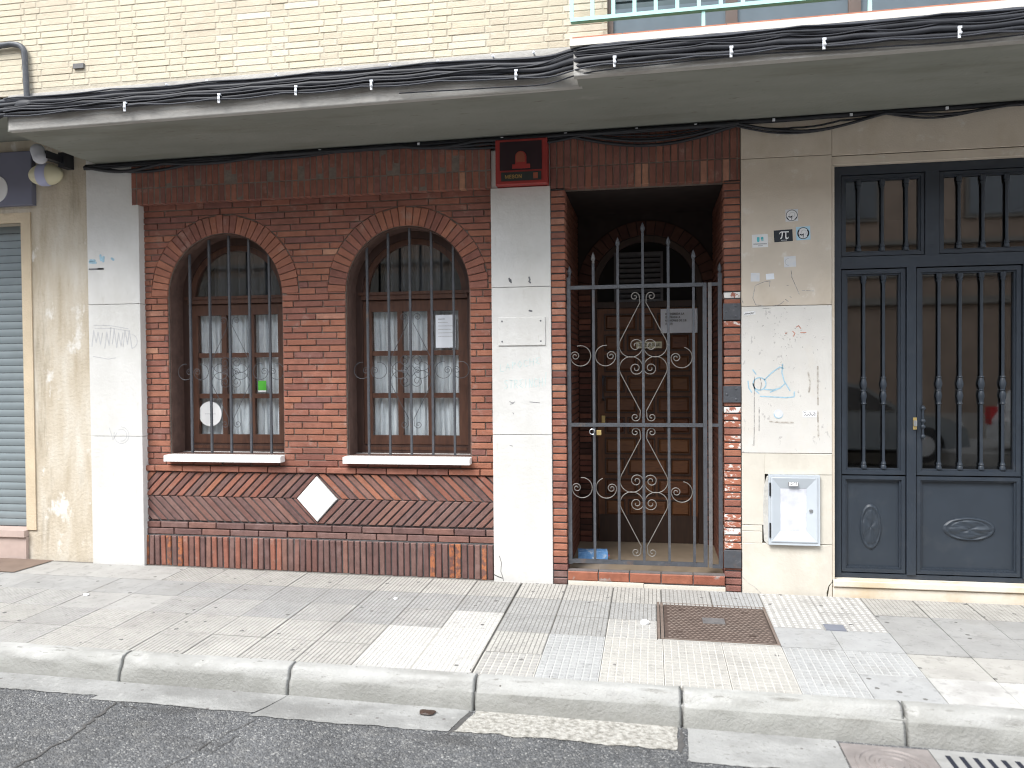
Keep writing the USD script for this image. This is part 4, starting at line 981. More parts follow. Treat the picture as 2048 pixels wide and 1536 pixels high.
for x in (1.998, 2.136, 2.274, 2.412): baluster(x, c, d, by + .016, True)
def panel_low(x0, x1, cx, ew, eh):
    a, b, c, d = leaf(x0, x1, .140, .835, .026)
    obj('panel', bx(a - .004, b + .004, by + .030, by + .045, c - .004, d + .004), 'blue_panel', ent)
    n, m = 72, 16; V = []; cz = .463
    for i in range(m):
        for k in range(n):
            r = i / (m - 1); t = 2 * math.pi * k / n; hgt = .010 * (1 - r ** 4) + (.0065 * meshkit.noise(np.array([[r * 6.5 * math.cos(t), r * 6.5 * math.sin(t), cx * 5]]), 4)[0] if 0 < r < .95 else 0) + (.005 if i in (m - 3, m - 2) else -.004 if i == m - 4 else 0) + .004 * math.cos(t * 4) * (1 - r) * r * 4
            V.append([cx + ew * r * math.cos(t), by + .030 - hgt, cz + eh * r * math.sin(t)])
    F = []
    for i in range(m - 1):
        for k in range(n):
            j = (k + 1) % n; F += [[i * n + k, (i + 1) * n + k, (i + 1) * n + j], [i * n + k, (i + 1) * n + j, i * n + j]]
    mm = trimesh.Trimesh(np.array(V), np.array(F), process=False); obj('medallion', mm, 'blue_panel', ent, smooth=True)
panel_low(1.344, 1.772, 1.545, .074, .165); panel_low(1.846, 2.522, 2.200, .172, .083)
a, b, c, d = leaf(1.342, 1.896, 2.408, 2.980, .022); pane(a, b, c, d)
for x in (1.462, 1.622, 1.782): baluster(x, c, d, by + .016, False)
a, b, c, d = leaf(1.994, 3.0, 2.408, 2.980, .022); pane(a, b, c, d)
for x in (2.128, 2.282, 2.434, 2.588): baluster(x, c, d, by + .016, False)
obj('lock', cat_([bx(1.818, 1.842, by - .022, by - .012, 1.17, 1.255)]), 'brass', ent); obj('lock_barrel', lathe([(0, -.02), (.012, -.02), (.012, .02), (0, .02)], 10, (1.830, by - .026, 1.215)), 'steel', ent)
for zz in (1.32, 1.23, 1.19, 1.12): obj('pull_knob', trimesh.creation.icosphere(2, .016).apply_translation((1.885, by - .012, zz)), 'blue_paint', ent, smooth=True)
obj('pull_bar', tube([(1.885, by - .012, 1.10), (1.885, by - .012, 1.34)], .007, 8), 'blue_paint', ent)
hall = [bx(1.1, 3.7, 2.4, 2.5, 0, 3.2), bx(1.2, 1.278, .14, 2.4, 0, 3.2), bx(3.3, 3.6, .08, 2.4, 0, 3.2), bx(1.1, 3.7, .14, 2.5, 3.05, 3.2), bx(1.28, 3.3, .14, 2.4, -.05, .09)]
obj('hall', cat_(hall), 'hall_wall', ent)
obj('outer_jamb', bx(3.3, 3.6, .0, .08, 0, 3.047), 'limestone', ent)
stp = thing('entrance_step', parent=bld)
obj('step_slab', block([(1.266, .052), (3.6, .052), (3.6, .098), (1.266, .098)], -.028, .14, .006), 'step_stone', stp); obj('step_riser', block([(1.266, -.06), (3.6, -.06), (3.6, .047), (1.266, .047)], -.012, .14, .004), 'step_stone', stp)
obj('step_fill', bx(1.266, 3.6, .0, .3, .07, .0985), 'step_stone', stp)
obj('right_wall', bx(3.6, 30, 0, .6, -.3, 3.6), 'limestone', bld)

# --- canopy, upper floors
can = thing('canopy', parent=bld)
def slab_x(x0, x1, y0, y1, zoff0, zoff1):
    V = [[x, y, zs(x) + zo] for x in (x0, x1) for y, zo in ((y0, zoff0), (y1, zoff0), (y1, zoff1), (y0, zoff1))]
    F = [[0, 4, 5], [0, 5, 1], [1, 5, 6], [1, 6, 2], [2, 6, 7], [2, 7, 3], [3, 7, 4], [3, 4, 0], [0, 1, 2], [0, 2, 3], [4, 7, 6], [4, 6, 5]]
    m = trimesh.Trimesh(np.array(V), np.array(F), process=False); m.fix_normals(); return m
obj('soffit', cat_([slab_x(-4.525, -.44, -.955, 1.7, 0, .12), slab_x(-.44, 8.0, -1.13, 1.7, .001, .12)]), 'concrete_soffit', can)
def fascia(x0, x1, yf, yb, z0f, z1f, look, seed):
    n = 60; xs = np.linspace(x0, x1, n); ks = [0, .06, .3, .6, .9, 1]; V, F = [], []
    for x in xs:
        for k in ks:
            z = z0f(x) * (1 - k) + z1f(x) * k; q = meshkit.noise(np.array([[x * 5, k * 1.5, seed]]), seed)[0] + .5 * meshkit.noise(np.array([[x * 22, k * 5, seed + 1.5]]), seed)[0]
            V.append([x, yf + .005 * q + (.006 if k in (0, 1) else 0), z + (.005 * q if k == 0 else 0)])
        V.append([x, yb, z1f(x)]); V.append([x, yb, z0f(x)])
    m = len(ks) + 2
    for i in range(n - 1):
        for k in range(m):
            j = (k + 1) % m; a, b, c, d = i * m + k, (i + 1) * m + k, (i + 1) * m + j, i * m + j; F += [[a, b, c], [a, c, d]]
    for i, s in ((0, -1), (n - 1, 1)):
        for k in range(1, m - 1): F.append([i * m, i * m + k, i * m + k + 1][::s])
    return trimesh.Trimesh(np.array(V), np.array(F), process=False)
obj('fascia', fascia(-4.505, -.42, -.972, -.935, lambda x: zs(x) - .004, lambda x: zs(x) + .255, 'cement_band', 3), 'cement_band', can, smooth=60)
obj('fascia', fascia(-.455, 8.0, -1.150, -1.105, lambda x: zs(x) - .003, lambda x: zs(x) + .172, 'cement_band', 5), 'cement_band', can, smooth=60)
obj('balcony_edge', slab_x(-.475, 8.0, -1.175, -.78, .1735, .216), 'slab_white', can)
for k in range(26):
    a = -.46 + k * .30; obj('edge_tile', slab_x(a, a + .296, -1.168, -.80, .2165, .227), 'terracotta', can)
up = thing('upper_wall', parent=bld)
obj('facing_mortar', cat_([bx(-9, -.262, -.9540, -.6, 3.60, 9.5), bx(-.262, 8, -.945, -.6, 6.3, 9.5)]), 'mortar_cream', up)
obj('floor_slab', cat_([bx(-9, -4.51, -.93, .4, 3.60, 3.9), bx(-4.62, 8, -.6, 3, 3.52, 9.5)]), 'concrete_soffit', up)
ub, ul = [], []
zz = zs(-1) + .262; r = 0; CH = .0437
while zz < 4.95:
    x = -.262
    off = (0, .25)[r % 2] * .375 + RNG.uniform(-.004, .004)
    x = -.262 + off; k = 0
    while x > -6.4:
        Lb = .240 if (k + r) % 2 == 0 else .1145
        a, b = x - Lb, min(x, -.262)
        if b - a > .02: ub.append((a, b, zz))
        x = a - .0095; k += 1
    zz += CH; r += 1
ub.sort(key=lambda t: -(t[0] - 1.6 * max(0, t[2] - 4.15) / .43))
for i, (a, b, zz) in enumerate(ub):
    m = block(rectp(a, b, zz, zz + CH - .0062, .001), -.957 + RNG.uniform(-.001, .001), -.93, .002, .02)
    u = RNG.random()
    if i < 299: obj('facing_brick', m, 'facing_cream' if u < .62 else ('facing_pale' if u < .88 else 'facing_pink'), up)
    else: ul.append(m)
obj('far_brickwork', cat_(ul), 'facing_cream', up, kind='stuff')
obj('upper_facade', bx(-9, -.262, -.955, -.93, 4.96, 9.5), 'facing_cream', up)
# glazed balcony behind a mint railing
bal = thing('balcony_window', parent=bld)
yb_ = -.90
obj('lower_panel', bx(-.255, 8, yb_, yb_ + .05, 3.585, 3.845), 'grey_blue_panel', bal)
obj('blind', bx(-.255, 8, yb_ + .03, yb_ + .05, 3.845, 5.4), 'blind', bal)
for k in range(14): obj('blind_slat', bx(-.255, 4, yb_ + .018, yb_ + .03, 3.875 + k * .05, 3.91 + k * .05), 'blind', bal)
for x in (-.262, .49, 1.20, 2.1, 3.0): obj('mullion', bx(x - .035, x + .035, yb_ - .02, yb_ + .06, 3.58, 5.4), 'brown_alu', bal)
obj('sash_rail', bx(-.255, 8, yb_ - .012, yb_ + .03, 3.835, 3.865), 'grey_blue_panel', bal)
rail = thing('balcony_railing', parent=bld); ry = -1.11
rz0 = 3.722
obj('rail', slab_x(-.475, 5, ry - .02, ry + .02, rz0 - 3.385, rz0 - 3.385 + .022), 'mint', rail); obj('rail', slab_x(-.475, 5, ry - .02, ry + .02, 1.30, 1.33), 'mint', rail)
obj('rail_underside', slab_x(-.47, 5, ry - .017, ry + .017, rz0 - 3.388, rz0 - 3.386), 'mint_green', rail)
for k in range(44):
    x = -.468 + k * .1255; obj('baluster', bx(x - .011, x + .011, ry - .011, ry + .011, rz0 + .02 + .0085 * x, 4.69 + .0085 * x), 'mint', rail)
for x in (.31, 1.235): obj('post', bx(x - .01, x + .01, ry - .01, ry + .01, 3.60, rz0 + .006), 'mint', rail)

# ================================================================== NEIGHBOUR
nb = thing('neighbouring_building', 'stained sandstone shop front with a closed grey roller shutter at the left edge', 'building')
nw = sbox(-9, -.1, -4.652, 3.75).difference(sbox(-7.8, .235, -5.292, 2.905))
obj('wall', plate(nw, .03, .45), 'neighbour_stone', nb)
obj('trim', plate(sbox(-7.9, .28, -5.20, 2.99).difference(sbox(-7.8, .275, -5.292, 2.905)), .018, .05), 'neighbour_trim', nb)
for k in range(41):
    z0 = .285 + k * .064; n = 5; t = np.linspace(0, math.pi, n + 1)
    pr = [(.155 - .005 * math.sin(a), z0 + .060 * (i / n)) for i, a in enumerate(t)]
    V = [[x, y, z] for x in (-7.8, -5.292) for y, z in pr]; F = []
    for i in range(n): F += [[i, n + 1 + i, n + 2 + i], [i, n + 2 + i, i + 1]]
    obj('shutter_slat', trimesh.Trimesh(np.array(V), np.array(F), process=False), 'shutter', nb)
obj('shutter_back', bx(-7.8, -5.292, .160, .2, .25, 2.9), 'slot_dark', nb)
obj('sill', bx(-7.85, -5.285, -.02, .16, .222, .278), 'pink_stone', nb); obj('plinth', bx(-7.85, -5.285, .0, .16, -.05, .219), 'pink_stone', nb)
obj('upper_storey', cat_([bx(-9, -4.66, .0, 3, 3.75, 3.9)]), 'neighbour_trim', nb)
obj('body', bx(-30, -9, -.3, 3, -.2, 9), 'neighbour_trim', nb)
sg = thing('shop_sign', 'slate grey shop fascia sign with a white round emblem at the left edge', 'sign')
obj('board', block([(-7.0, 3.045), (-5.145, 3.045), (-5.145, 3.50), (-7.0, 3.50)], -.02, .03, .006), 'slate_sign', sg)
obj('emblem', plate(Point(-5.49, 3.19).buffer(.115), -.026, -.02), 'white_vinyl', sg)
al = thing('alarm_box', 'oval cream alarm box with a lilac band high on the left sandstone wall', 'alarm')
def ell(rx, ry, rz, at, sub=3):
    m = trimesh.creation.icosphere(sub, 1.0); m.apply_scale((rx, ry, rz)); m.apply_translation(at); return m
obj('housing', ell(.155, .075, .092, (-5.0, -.03, 3.285)), 'cream_plastic', al, smooth=True); bm_ = ell(.158, .0775, .0945, (-5.0, -.031, 3.285), 4).slice_plane((-5.045, 0, 0), (1, 0, 0)).slice_plane((-4.955, 0, 0), (-1, 0, 0)); obj('band', bm_, 'lilac_plastic', al, smooth=True); obj('base', bx(-5.06, -4.94, 0, .04, 3.22, 3.35), 'ink_grey', al)
cm = thing('security_lamp', 'small pale grey lamp on a dark bracket under the left end of the canopy', 'lamp')
obj('head', trimesh.creation.capsule(.055, .055).apply_transform(trimesh.transformations.rotation_matrix(-.35, (0, 1, 0))).apply_translation((-4.875, -.25, 3.395)), 'grey_plastic', cm, smooth=True)
obj('bracket', cat_([bx(-4.86, -4.80, -.25, .03, 3.36, 3.42), bx(-4.84, -4.78, -.08, .03, 3.33, 3.45)]), 'black_rubber', cm)

# ================================================================== THINGS ON THE FACADE
rs = thing('red_sign_box', 'dark red sign box with an arched emblem and yellow lettering above the middle pillar', 'sign')
sx0, sx1, sz0, sz1 = -1.150, -.757, 3.003, 3.34
obj('case', block([(sx0, sz0), (sx1, sz0), (sx1, sz1), (sx0, sz1)], -.075, .03, .006), 'sign_red', rs)
obj('dark_field', bx(sx0 + .035, sx1 - .04, -.079, -.075, sz0 + .105, sz1 - .02), 'sign_dark', rs)
obj('emblem', plate(unary_union([Point(-.955, 3.205).buffer(.042), sbox(-.997, 3.145, -.913, 3.205), sbox(-1.02, 3.118, -.885, 3.15)]), -.083, -.079), 'sign_red', rs)
obj('emblem_bell', plate(unary_union([Point(-.958, 3.208).buffer(.033), sbox(-.991, 3.165, -.925, 3.208)]), -.086, -.083), 'sign_orange', rs)
obj('label_plate', bx(sx0 + .045, sx1 - .045, -.083, -.079, sz0 + .025, sz0 + .090), 'sign_black', rs)
obj('lettering', letters('MESON', .026, sx0 + .072, -.083, sz0 + .044, .002, True), 'sign_yellow', rs); obj('small_badge', bx(sx1 - .105, sx1 - .070, -.0850, -.083, sz0 + .036, sz0 + .080), 'sign_orange', rs)
pq = thing('wall_plaque', 'blank white rectangular plaque with four screws on the middle pillar', 'plaque')
obj('plate', block([(-1.152, 1.800), (-.790, 1.800), (-.790, 2.014), (-1.152, 2.014)], -.010, 0, .003), 'marble_white', pq)
for x in (-1.122, -.825):
    for z in (1.832, 1.985): obj('screw', ell(.007, .004, .007, (x, -.010, z), 1), 'ink_grey', pq)
def flat(name, label, cat, x0, x1, z0, z1, y, look, tilt=0.0, group=None):
    t = thing(name, label, cat, group)
    g = affinity.rotate(sbox(x0, z0, x1, z1), tilt); obj('sheet', plate(g, y - .0012, y), look, t); return t
# paper notice on the gate
nt = thing('paper_notice', 'white paper notice with printed lines hung inside the gate bars on the door', 'notice')
nx0, nx1, nz0, nz1, ny = .078, .392, 1.925, 2.135, 1.135
V = []; 
for i in range(9):
    for j in range(5):
        u, v = i / 8, j / 4; V.append([nx0 + (nx1 - nx0) * u, ny - .004 * math.sin(u * 5) - .003 * v, nz0 + (nz1 - nz0) * v])
I = np.arange(45).reshape(9, 5); obj('sheet', (np.array(V), np.stack([I[:-1, :-1], I[1:, :-1], I[1:, 1:], I[:-1, 1:]], -1).reshape(-1, 4)), 'paper_blue', nt)
for i, t in enumerate(('PROHIBIDA LA', 'ENTRADA A', 'MENORES DE 18', 'A\u00d1OS')): obj('print_line', letters(t, .0165, nx0 + .038, ny - .010, nz1 - .052 - i * .0285, .0006, True), 'ink_black', nt)
dp = thing('door_sign', 'small cream metal sign with black lettering screwed to the wooden door', 'sign')
obj('plate', bx(-.135, .086, 1.135, 1.139, 1.795, 1.852), 'cream_plastic', dp); w_ = text_w('PROHIBIDO FUMAR', .028); lm = letters('PROHIBIDO FUMAR', .028, 0, 1.135, 1.81, .0006, True); lm.apply_scale((.195 / w_, 1, 1)); lm.apply_translation((-.122, 0, 0)); obj('lettering', lm, 'ink_black', dp)
# sheets and stickers in the windows
wn = flat('window_sheet', 'white printed sheet taped behind the glass of the right arched window', 'notice', -1.725, -1.560, 1.800, 2.065, .290, 'paper_blue')
for k in range(6): obj('print_line', bx(-1.705, -1.705 + (.06 if k == 0 else RNG.uniform(.08, .125)), .2876, .2886, 2.03 - k * .028, 2.034 - k * .028), 'ink_faint' if k else 'ink_grey', wn)
rsx = thing('round_sticker', 'round white sticker on the lowest left pane of the left window', 'sticker'); obj('disc', plate(Point(-3.722, 1.262).buffer(.106), .286, .288), 'white_vinyl', rsx); obj('print_line', bx(-3.77, -3.67, .2850, .2858, 1.26, 1.264), 'ink_faint', rsx)
gs = thing('green_sticker', 'small square green sticker on a right hand pane of the left window', 'sticker'); obj('sheet', bx(-3.278, -3.205, .286, .288, 1.462, 1.542), 'green_vinyl', gs); obj('footer', bx(-3.278, -3.205, .286, .288, 1.448, 1.4615), 'white_vinyl', gs)
# stickers on the entrance pillar
def round_emblem(t, cx, cz, R, y, ink='black_vinyl', thick=.010, arcs=((-40, 40), (140, 220))):
    obj('disc', plate(Point(cx, cz).buffer(R), y - .0018, y - .0012), 'white_vinyl', t)
    ring = Point(cx, cz).buffer(R).difference(Point(cx, cz).buffer(R - .004)); parts = [ring]
    for a0, a1 in arcs:
        w = Polygon([(cx, cz)] + arc(cx, cz, R, a0, a1, 12)); parts.append(w.intersection(Point(cx, cz).buffer(R).difference(Point(cx, cz).buffer(R - thick))))
    obj('ring', plate(unary_union(parts), y - .0024, y - .0018), ink, t)
    k = R / .05
    flag = unary_union([Polygon([(cx - .032 * k, cz - .004 * k), (cx - .012 * k, cz - .010 * k), (cx + .004 * k, cz - .004 * k), (cx + .003 * k, cz - .016 * k), (cx - .014 * k, cz - .021 * k), (cx - .028 * k, cz - .014 * k)]), LineString([(cx + .003 * k, cz - .004 * k), (cx - .001 * k, cz - .036 * k)]).buffer(.0022)])
    obj('flag', plate(flag, y - .0024, y - .0018), ink, t)
    flag2 = LineString(arc(cx + .004 * k, cz + .006 * k, .022 * k, 200, -60, 10)).buffer(.0014); obj('pale_flag', plate(flag2, y - .0024, y - .0018), 'ink_faint', t)
s1 = flat('flag_sticker', 'grey white sticker with a round flag emblem, topmost on the entrance pillar', 'sticker', .947, 1.033, 2.660, 2.746, 0, 'worn_vinyl', 1); round_emblem(s1, .990, 2.703, .040, 0, thick=.007, arcs=((200, 235), (305, 340)))
s2 = flat('blue_flag_sticker', 'light blue sticker with a black and white round flag emblem', 'sticker', 1.020, 1.116, 2.525, 2.620, 0, 'sky_blue_vinyl', 1.5); round_emblem(s2, 1.068, 2.573, .041, 0)
obj('lettering', cat_([ribbon([(1.068 + .037 * math.cos(a), 2.573 + .037 * math.sin(a)), (1.068 + .041 * math.cos(a + .05), 2.573 + .041 * math.sin(a + .05))], .003, -.0024) for a in [math.radians(d) for d in list(range(50, 131, 11)) + list(range(230, 311, 11))]]), 'black_vinyl', s2)
s3 = flat('pi_sticker', 'black sticker with a large white pi sign on the entrance pillar', 'sticker', .868, .996, 2.518, 2.602, 0, 'black_vinyl', 2.5)
pi_ = unary_union([Polygon([(-.034, .010), (-.028, .022), (-.018, .028), (.034, .028), (.034, .020), (-.016, .020), (-.026, .016), (-.030, .008)]),
    Polygon([(-.014, .021), (-.006, .021), (-.008, .0), (-.012, -.018), (-.018, -.027), (-.026, -.026), (-.025, -.019), (-.019, -.013), (-.016, .0)]),
    Polygon([(.009, .021), (.017, .021), (.0165, -.010), (.020, -.018), (.027, -.018), (.031, -.011), (.033, -.013), (.029, -.025), (.020, -.029), (.011, -.024), (.008, -.010)])])
obj('lettering', plate(affinity.translate(pi_, .936, 2.563), -.0020, -.0012), 'white_vinyl', s3)
obj('small_print', cat_([bx(.918 + k * .008, .923 + k * .008, -.0020, -.0012, 2.526, 2.530) for k in range(5)]), 'white_vinyl', s3)
s4 = flat('hand_sticker', 'white sticker with two teal hand shapes left of the pi sticker', 'sticker', .716, .826, 2.482, 2.576, 0, 'white_vinyl', 1.5)
obj('emblem', plate(unary_union([sbox(.750, 2.532, .768, 2.556).union(Point(.759, 2.530).buffer(.009)), Point(.786, 2.548).buffer(.0095), sbox(.778, 2.527, .7815, 2.548), sbox(.7845, 2.527, .7875, 2.548), sbox(.7905, 2.527, .794, 2.548)]), -.0018, -.0012), 'teal_print', s4)
obj('lettering', cat_([bx(.726 + k * .0066, .731 + k * .0066, -.0018, -.0012, 2.504, 2.510) for k in range(14)] + [bx(.757, .79, -.0018, -.0012, 2.492, 2.495)]), 'ink_grey', s4)
s5 = flat('torn_sticker', 'worn white square sticker with a faint ring below the pi sticker', 'sticker', .936, 1.018, 2.335, 2.412, 0, 'worn_vinyl', 2); obj('ring', plate(Point(.968, 2.372).buffer(.026).difference(Point(.968, 2.372).buffer(.0225)).difference(sbox(.97, 2.3, 1.1, 2.5)), -.0018, -.0012), 'ink_faint', s5)
s6 = flat('pale_sticker', 'faded pale square sticker low left of the worn ring sticker', 'sticker', .706, .768, 2.238, 2.300, 0, 'worn_vinyl', -1)
s7 = flat('pale_blue_sticker', 'faded pale blue peeling sticker beside the faded square one', 'sticker', .812, .868, 2.250, 2.292, 0, 'paper_blue', 4)
s8 = flat('scribbled_sticker', 'white sticker with a black scribble at the left edge of the entrance pillar', 'sticker', .655, .738, 1.998, 2.024, 0, 'white_vinyl', 4); obj('scribble', cat_([ribbon(zig(.665, 2.004, .06, .008, 9), .002, -.0012), ribbon([(.66, 2.003), (.72, 2.016), (.735, 2.02)], .002, -.0012)]), 'ink_black', s8)
s9 = flat('ragged_sticker', 'ragged white sticker with broken black letters low on the entrance pillar', 'sticker', 1.062, 1.158, 1.258, 1.306, 0, 'white_vinyl', 1); obj('scribble', cat_([ribbon(zig(1.072, 1.268, .075, .014, 8), .003, -.0012), ribbon([(1.068, 1.298), (1.082, 1.290)], .004, -.0012), ribbon([(1.11, 1.295), (1.118, 1.284)], .003, -.0012), ribbon([(1.138, 1.296), (1.148, 1.282)], .004, -.0012)]), 'ink_grey', s9)
s10 = thing('faded_round_sticker', 'faded bluish round sticker above the brown scrape on the entrance pillar', 'sticker'); obj('disc', plate(Point(.895, 1.282).buffer(.033), -.0012, 0), 'worn_vinyl', s10); obj('ring', plate(Point(.895, 1.282).buffer(.033).difference(Point(.897, 1.284).buffer(.029)).difference(sbox(.5, 1.285, 1.2, 1.4)), -.0018, -.0012), 'ink_blue', s10)
# meter cabinet
mc = thing('meter_cabinet', 'pale grey metal meter cabinet with a hinged door low on the entrance pillar', 'cabinet')
obj('case', plate(sbox(.822, .342, 1.174, .846).difference(sbox(.838, .362, 1.158, .832)), -.030, .02), 'cabinet_grey', mc)
o = [(.838, .362), (1.158, .362), (1.158, .832), (.838, .832)]; i_ = [(.905, .443), (1.085, .443), (1.085, .748), (.905, .748)]; o2 = [(.846, .370), (1.150, .370), (1.150, .824), (.846, .824)]
V = [[x, -.034, z] for x, z in o] + [[x, -.036, z] for x, z in o2] + [[x, -.014, z] for x, z in i_]; F = []
for r in (0, 4):
    for k in range(4): j = (k + 1) % 4; F += [[r + k, r + j, r + 4 + j], [r + k, r + 4 + j, r + 4 + k]]
obj('door', trimesh.Trimesh(np.array(V), np.array(F), process=False), 'cabinet_grey', mc)
obj('window', bx(.905, 1.085, -.013, .0, .443, .748), 'cabinet_smear', mc)
obj('lock', lathe([(0, 0), (.013, 0), (.013, .006), (.007, .008), (0, .008)], 14).apply_transform(trimesh.transformations.rotation_matrix(math.pi / 2, (1, 0, 0))).apply_translation((1.113, -.026, .592)), 'steel', mc)
for a, b in ((.695, .79), (.395, .50)): obj('hinge', bx(.826, .836, -.040, -.030, a, b), 'ink_black', mc)
cs = thing('cabinet_sticker', 'small scribbled silver sticker near the top of the meter cabinet door', 'sticker')
g = bx(-.035, .035, -.0008, .0008, -.022, .022); rot_ = trimesh.transformations.rotation_matrix(-.26, (1, 0, 0)); g.apply_transform(rot_); g.apply_translation((.992, -.0285, .786)); obj('sheet', g, 'white_vinyl', cs)
rim_ = [plate(sbox(-.036, -.023, .036, .023).difference(sbox(-.030, -.018, .031, .018)), -.0014, -.0006), ribbon(arc(-.006, 0, .011, 60, 300, 8), .004, -.0008), ribbon(arc(.012, 0, .011, 120, -120, 8), .004, -.0008), ribbon([(-.02, -.01), (.02, .012)], .003, -.0008)]
g = cat_(rim_); g.apply_transform(rot_); g.apply_translation((.992, -.0285, .786)); obj('scribble', g, 'ink_grey', cs)
# padlock and packet
pk = thing('padlock', 'small brass padlock hanging on the gate bar beside the middle rail', 'padlock')
obj('body', block([(-.412, 1.120), (-.378, 1.120), (-.378, 1.158), (-.412, 1.158)], .018, .038, .003), 'brass', pk)
obj('shackle', tube([(x, .028, z) for x, z in arc(-.445, 1.145, .020, -20, 300, 18)], .0035, 6), 'steel', pk)
pc = thing('blue_packet', 'crumpled blue and white packet lying on the porch floor behind the gate', 'packet')
g = bx(-.115, .115, -.06, .06, 0, .085); g = g.subdivide().subdivide().subdivide(); v = g.vertices.copy(); v += .008 * np.stack([meshkit.noise(v * 18, k) for k in (1, 2, 3)], 1); g.vertices = v
g.apply_transform(trimesh.transformations.rotation_matrix(.12, (0, 0, 1))); g.apply_translation((-.475, .36, .082)); obj('box', g, 'packet_blue', pc)
g = bx(-.03, .03, -.02, .02, -.002, .002); g.apply_transform(trimesh.transformations.rotation_matrix(.5, (0, 1, 0))); g.apply_translation((-.365, .34, .155)); obj('flap', g, 'packet_red', pc)
# litter
def litter(name, label, x, y, s, look, seed):
    m = trimesh.creation.icosphere(2, s); v = m.vertices; v = v * (1 + .5 * meshkit.noise(v / s * 1.7 + seed, seed)[:, None]); v[:, 2] *= .55; m.vertices = v; m.apply_translation((x, y, pave_z(x, y) + s * .4)); return tag(obj(name, m, look), label, 'litter')
litter('crumpled_paper', 'crumpled white paper scrap beside the left edge of the inspection cover', -.055, -.82, .024, 'white_vinyl', 3)
litter('paper_scrap', 'small white paper scrap lying on the dark grey tile row left of the middle pillar', -1.80, -.58, .013, 'white_vinyl', 5)
litter('foil_scrap', 'tiny white scrap on the grey pavement before the corner pillar', -4.05, -.85, .016, 'white_vinyl', 6)
m = trimesh.creation.icosphere(3, .019); v = m.vertices; v = v * (1 + 1.1 * meshkit.noise(v * 75, 8)[:, None]); v[:, 2] *= .30; v[:, 0] *= 1.4; m.vertices = v; m.apply_translation((-1.17, -1.985, gz(-1.17, -1.985) + .008)); tag(obj('dead_leaf', m, 'wood_dark'), 'shrivelled dark leaf lying in the gutter below the kerb', 'leaf')
# gum spots on tiles and kerb
# ------------------------------------------------------------------ cables and clips
def sagged(xs, yf, zf, amp, seed, n=90):
    x = np.linspace(xs[0], xs[1], n); q = meshkit.noise(np.column_stack([x * 1.1, np.zeros(n), np.full(n, seed * 2.3)]), seed)
    q2 = meshkit.noise(np.column_stack([x * 3.7, np.zeros(n), np.full(n, seed * 5.1)]), seed)
    q3 = meshkit.noise(np.column_stack([x * 9.0, np.zeros(n), np.full(n, seed * 7.7)]), seed); per = .42 + .11 * (seed % 4)
    return [(a, yf(a) + .5 * amp * c, zf(a) + amp * b + .45 * amp * c + .12 * amp * d - .7 * amp * abs(math.sin(math.pi * a / per + seed))) for a, b, c, d in zip(x, q, q2, q3)]
def step_y(x, off): t = 1 / (1 + math.exp(-(x + .52) / .06)); return -.982 - off - .172 * t
LBL = 'black cable of the long bundle clipped along the canopy edge'
GRP = 'black cables along the canopy edge'
def edge_cable(zo_l, zo_r, r, off, seed, look, amp, place, x0=-4.62, x1=5.0):
    zf = lambda x: zs(x) + zo_l + (zo_r - zo_l) / (1 + math.exp(-(x + .75) / .16))
    return tag(obj('edge_cable', tube(sagged((x0, x1), lambda x: step_y(x, off), zf, amp, seed, 260), r, 7), look, smooth=True), f'thick black cable running along the canopy edge, {place} of the bundle', 'cable', GRP)
for q in ((.198, .160, .017, .012, 1, 'cable_sheen', .006, 'topmost'), (.184, .143, .016, .004, 9, 'black_rubber', .006, 'second from the top'), (.170, .125, .018, .020, 2, 'black_rubber', .010, 'third from the top'), (.152, .106, .017, .010, 3, 'cable_sheen', .012, 'fourth from the top'),
          (.136, .086, .019, .020, 4, 'black_rubber', .012, 'fifth from the top'), (.118, .122, .017, .008, 5, 'cable_sheen', .015, 'second from the bottom'), (.100, .052, .015, .018, 6, 'black_rubber', .016, 'lowest')):
    edge_cable(*q[:7], q[7])
tag(obj('loose_cable', tube(sagged((-1.6, 5), lambda x: step_y(x, .012), lambda x: zs(x) + .024 + .010 * math.sin(x * 3.1), .006, 7), .0045, 6), 'black_rubber'), 'thin loose wire sagging below the canopy edge bundle on the right', 'cable')
for zl, zr, r, sd, am, where in ((.205, .150, .0055, 31, .016, 'over the top of'), (.150, .100, .0045, 32, .022, 'wandering across the middle of'), (.080, .034, .005, 33, .018, 'hanging just below'), (.120, .130, .006, 34, .020, 'climbing across')):
    tag(obj('thin_wire', tube(sagged((-4.5, 5.0), lambda x: step_y(x, .036), lambda x: zs(x) + zl + (zr - zl) / (1 + math.exp(-(x + .75) / .16)), am, sd, 260), r, 6), 'cable_sheen' if sd % 2 else 'black_rubber', smooth=True), f'thin dark wire {where} the thick canopy edge cables', 'cable')
tag(obj('loose_cable', tube(sagged((1.25, 5), lambda x: step_y(x, .014), lambda x: zs(x) + .105 + .028 * (x - 1.25), .004, 8), .006, 6), 'cable_sheen'), 'thin wire rising across the canopy edge bundle at the right', 'cable')
def clip(x, zo, off, big=False):
    y = step_y(x, off); z = zs(x) + zo; s = 1.0
    m = cat_([ell(.009, .006, .009, (x, y - .010, z), 1), bx(x - .004, x + .004, y - .008, y + .03, z - .004, z + .004)]) if not big else cat_([bx(x - .007, x + .007, y - .012, y - .004, z - .030, z + .028), ell(.010, .010, .009, (x + .003, y - .016, z - .004), 1), bx(x - .008, x + .012, y - .014, y + .01, z + .022, z + .034)])
    return m
small = [-3.25, -2.95, -2.45, -2.0, -1.66, -1.34, -.98, -.72, -.29, -.07, .215, .50, .575, .80, 1.05, 1.30, 1.56, 1.83, 2.1]
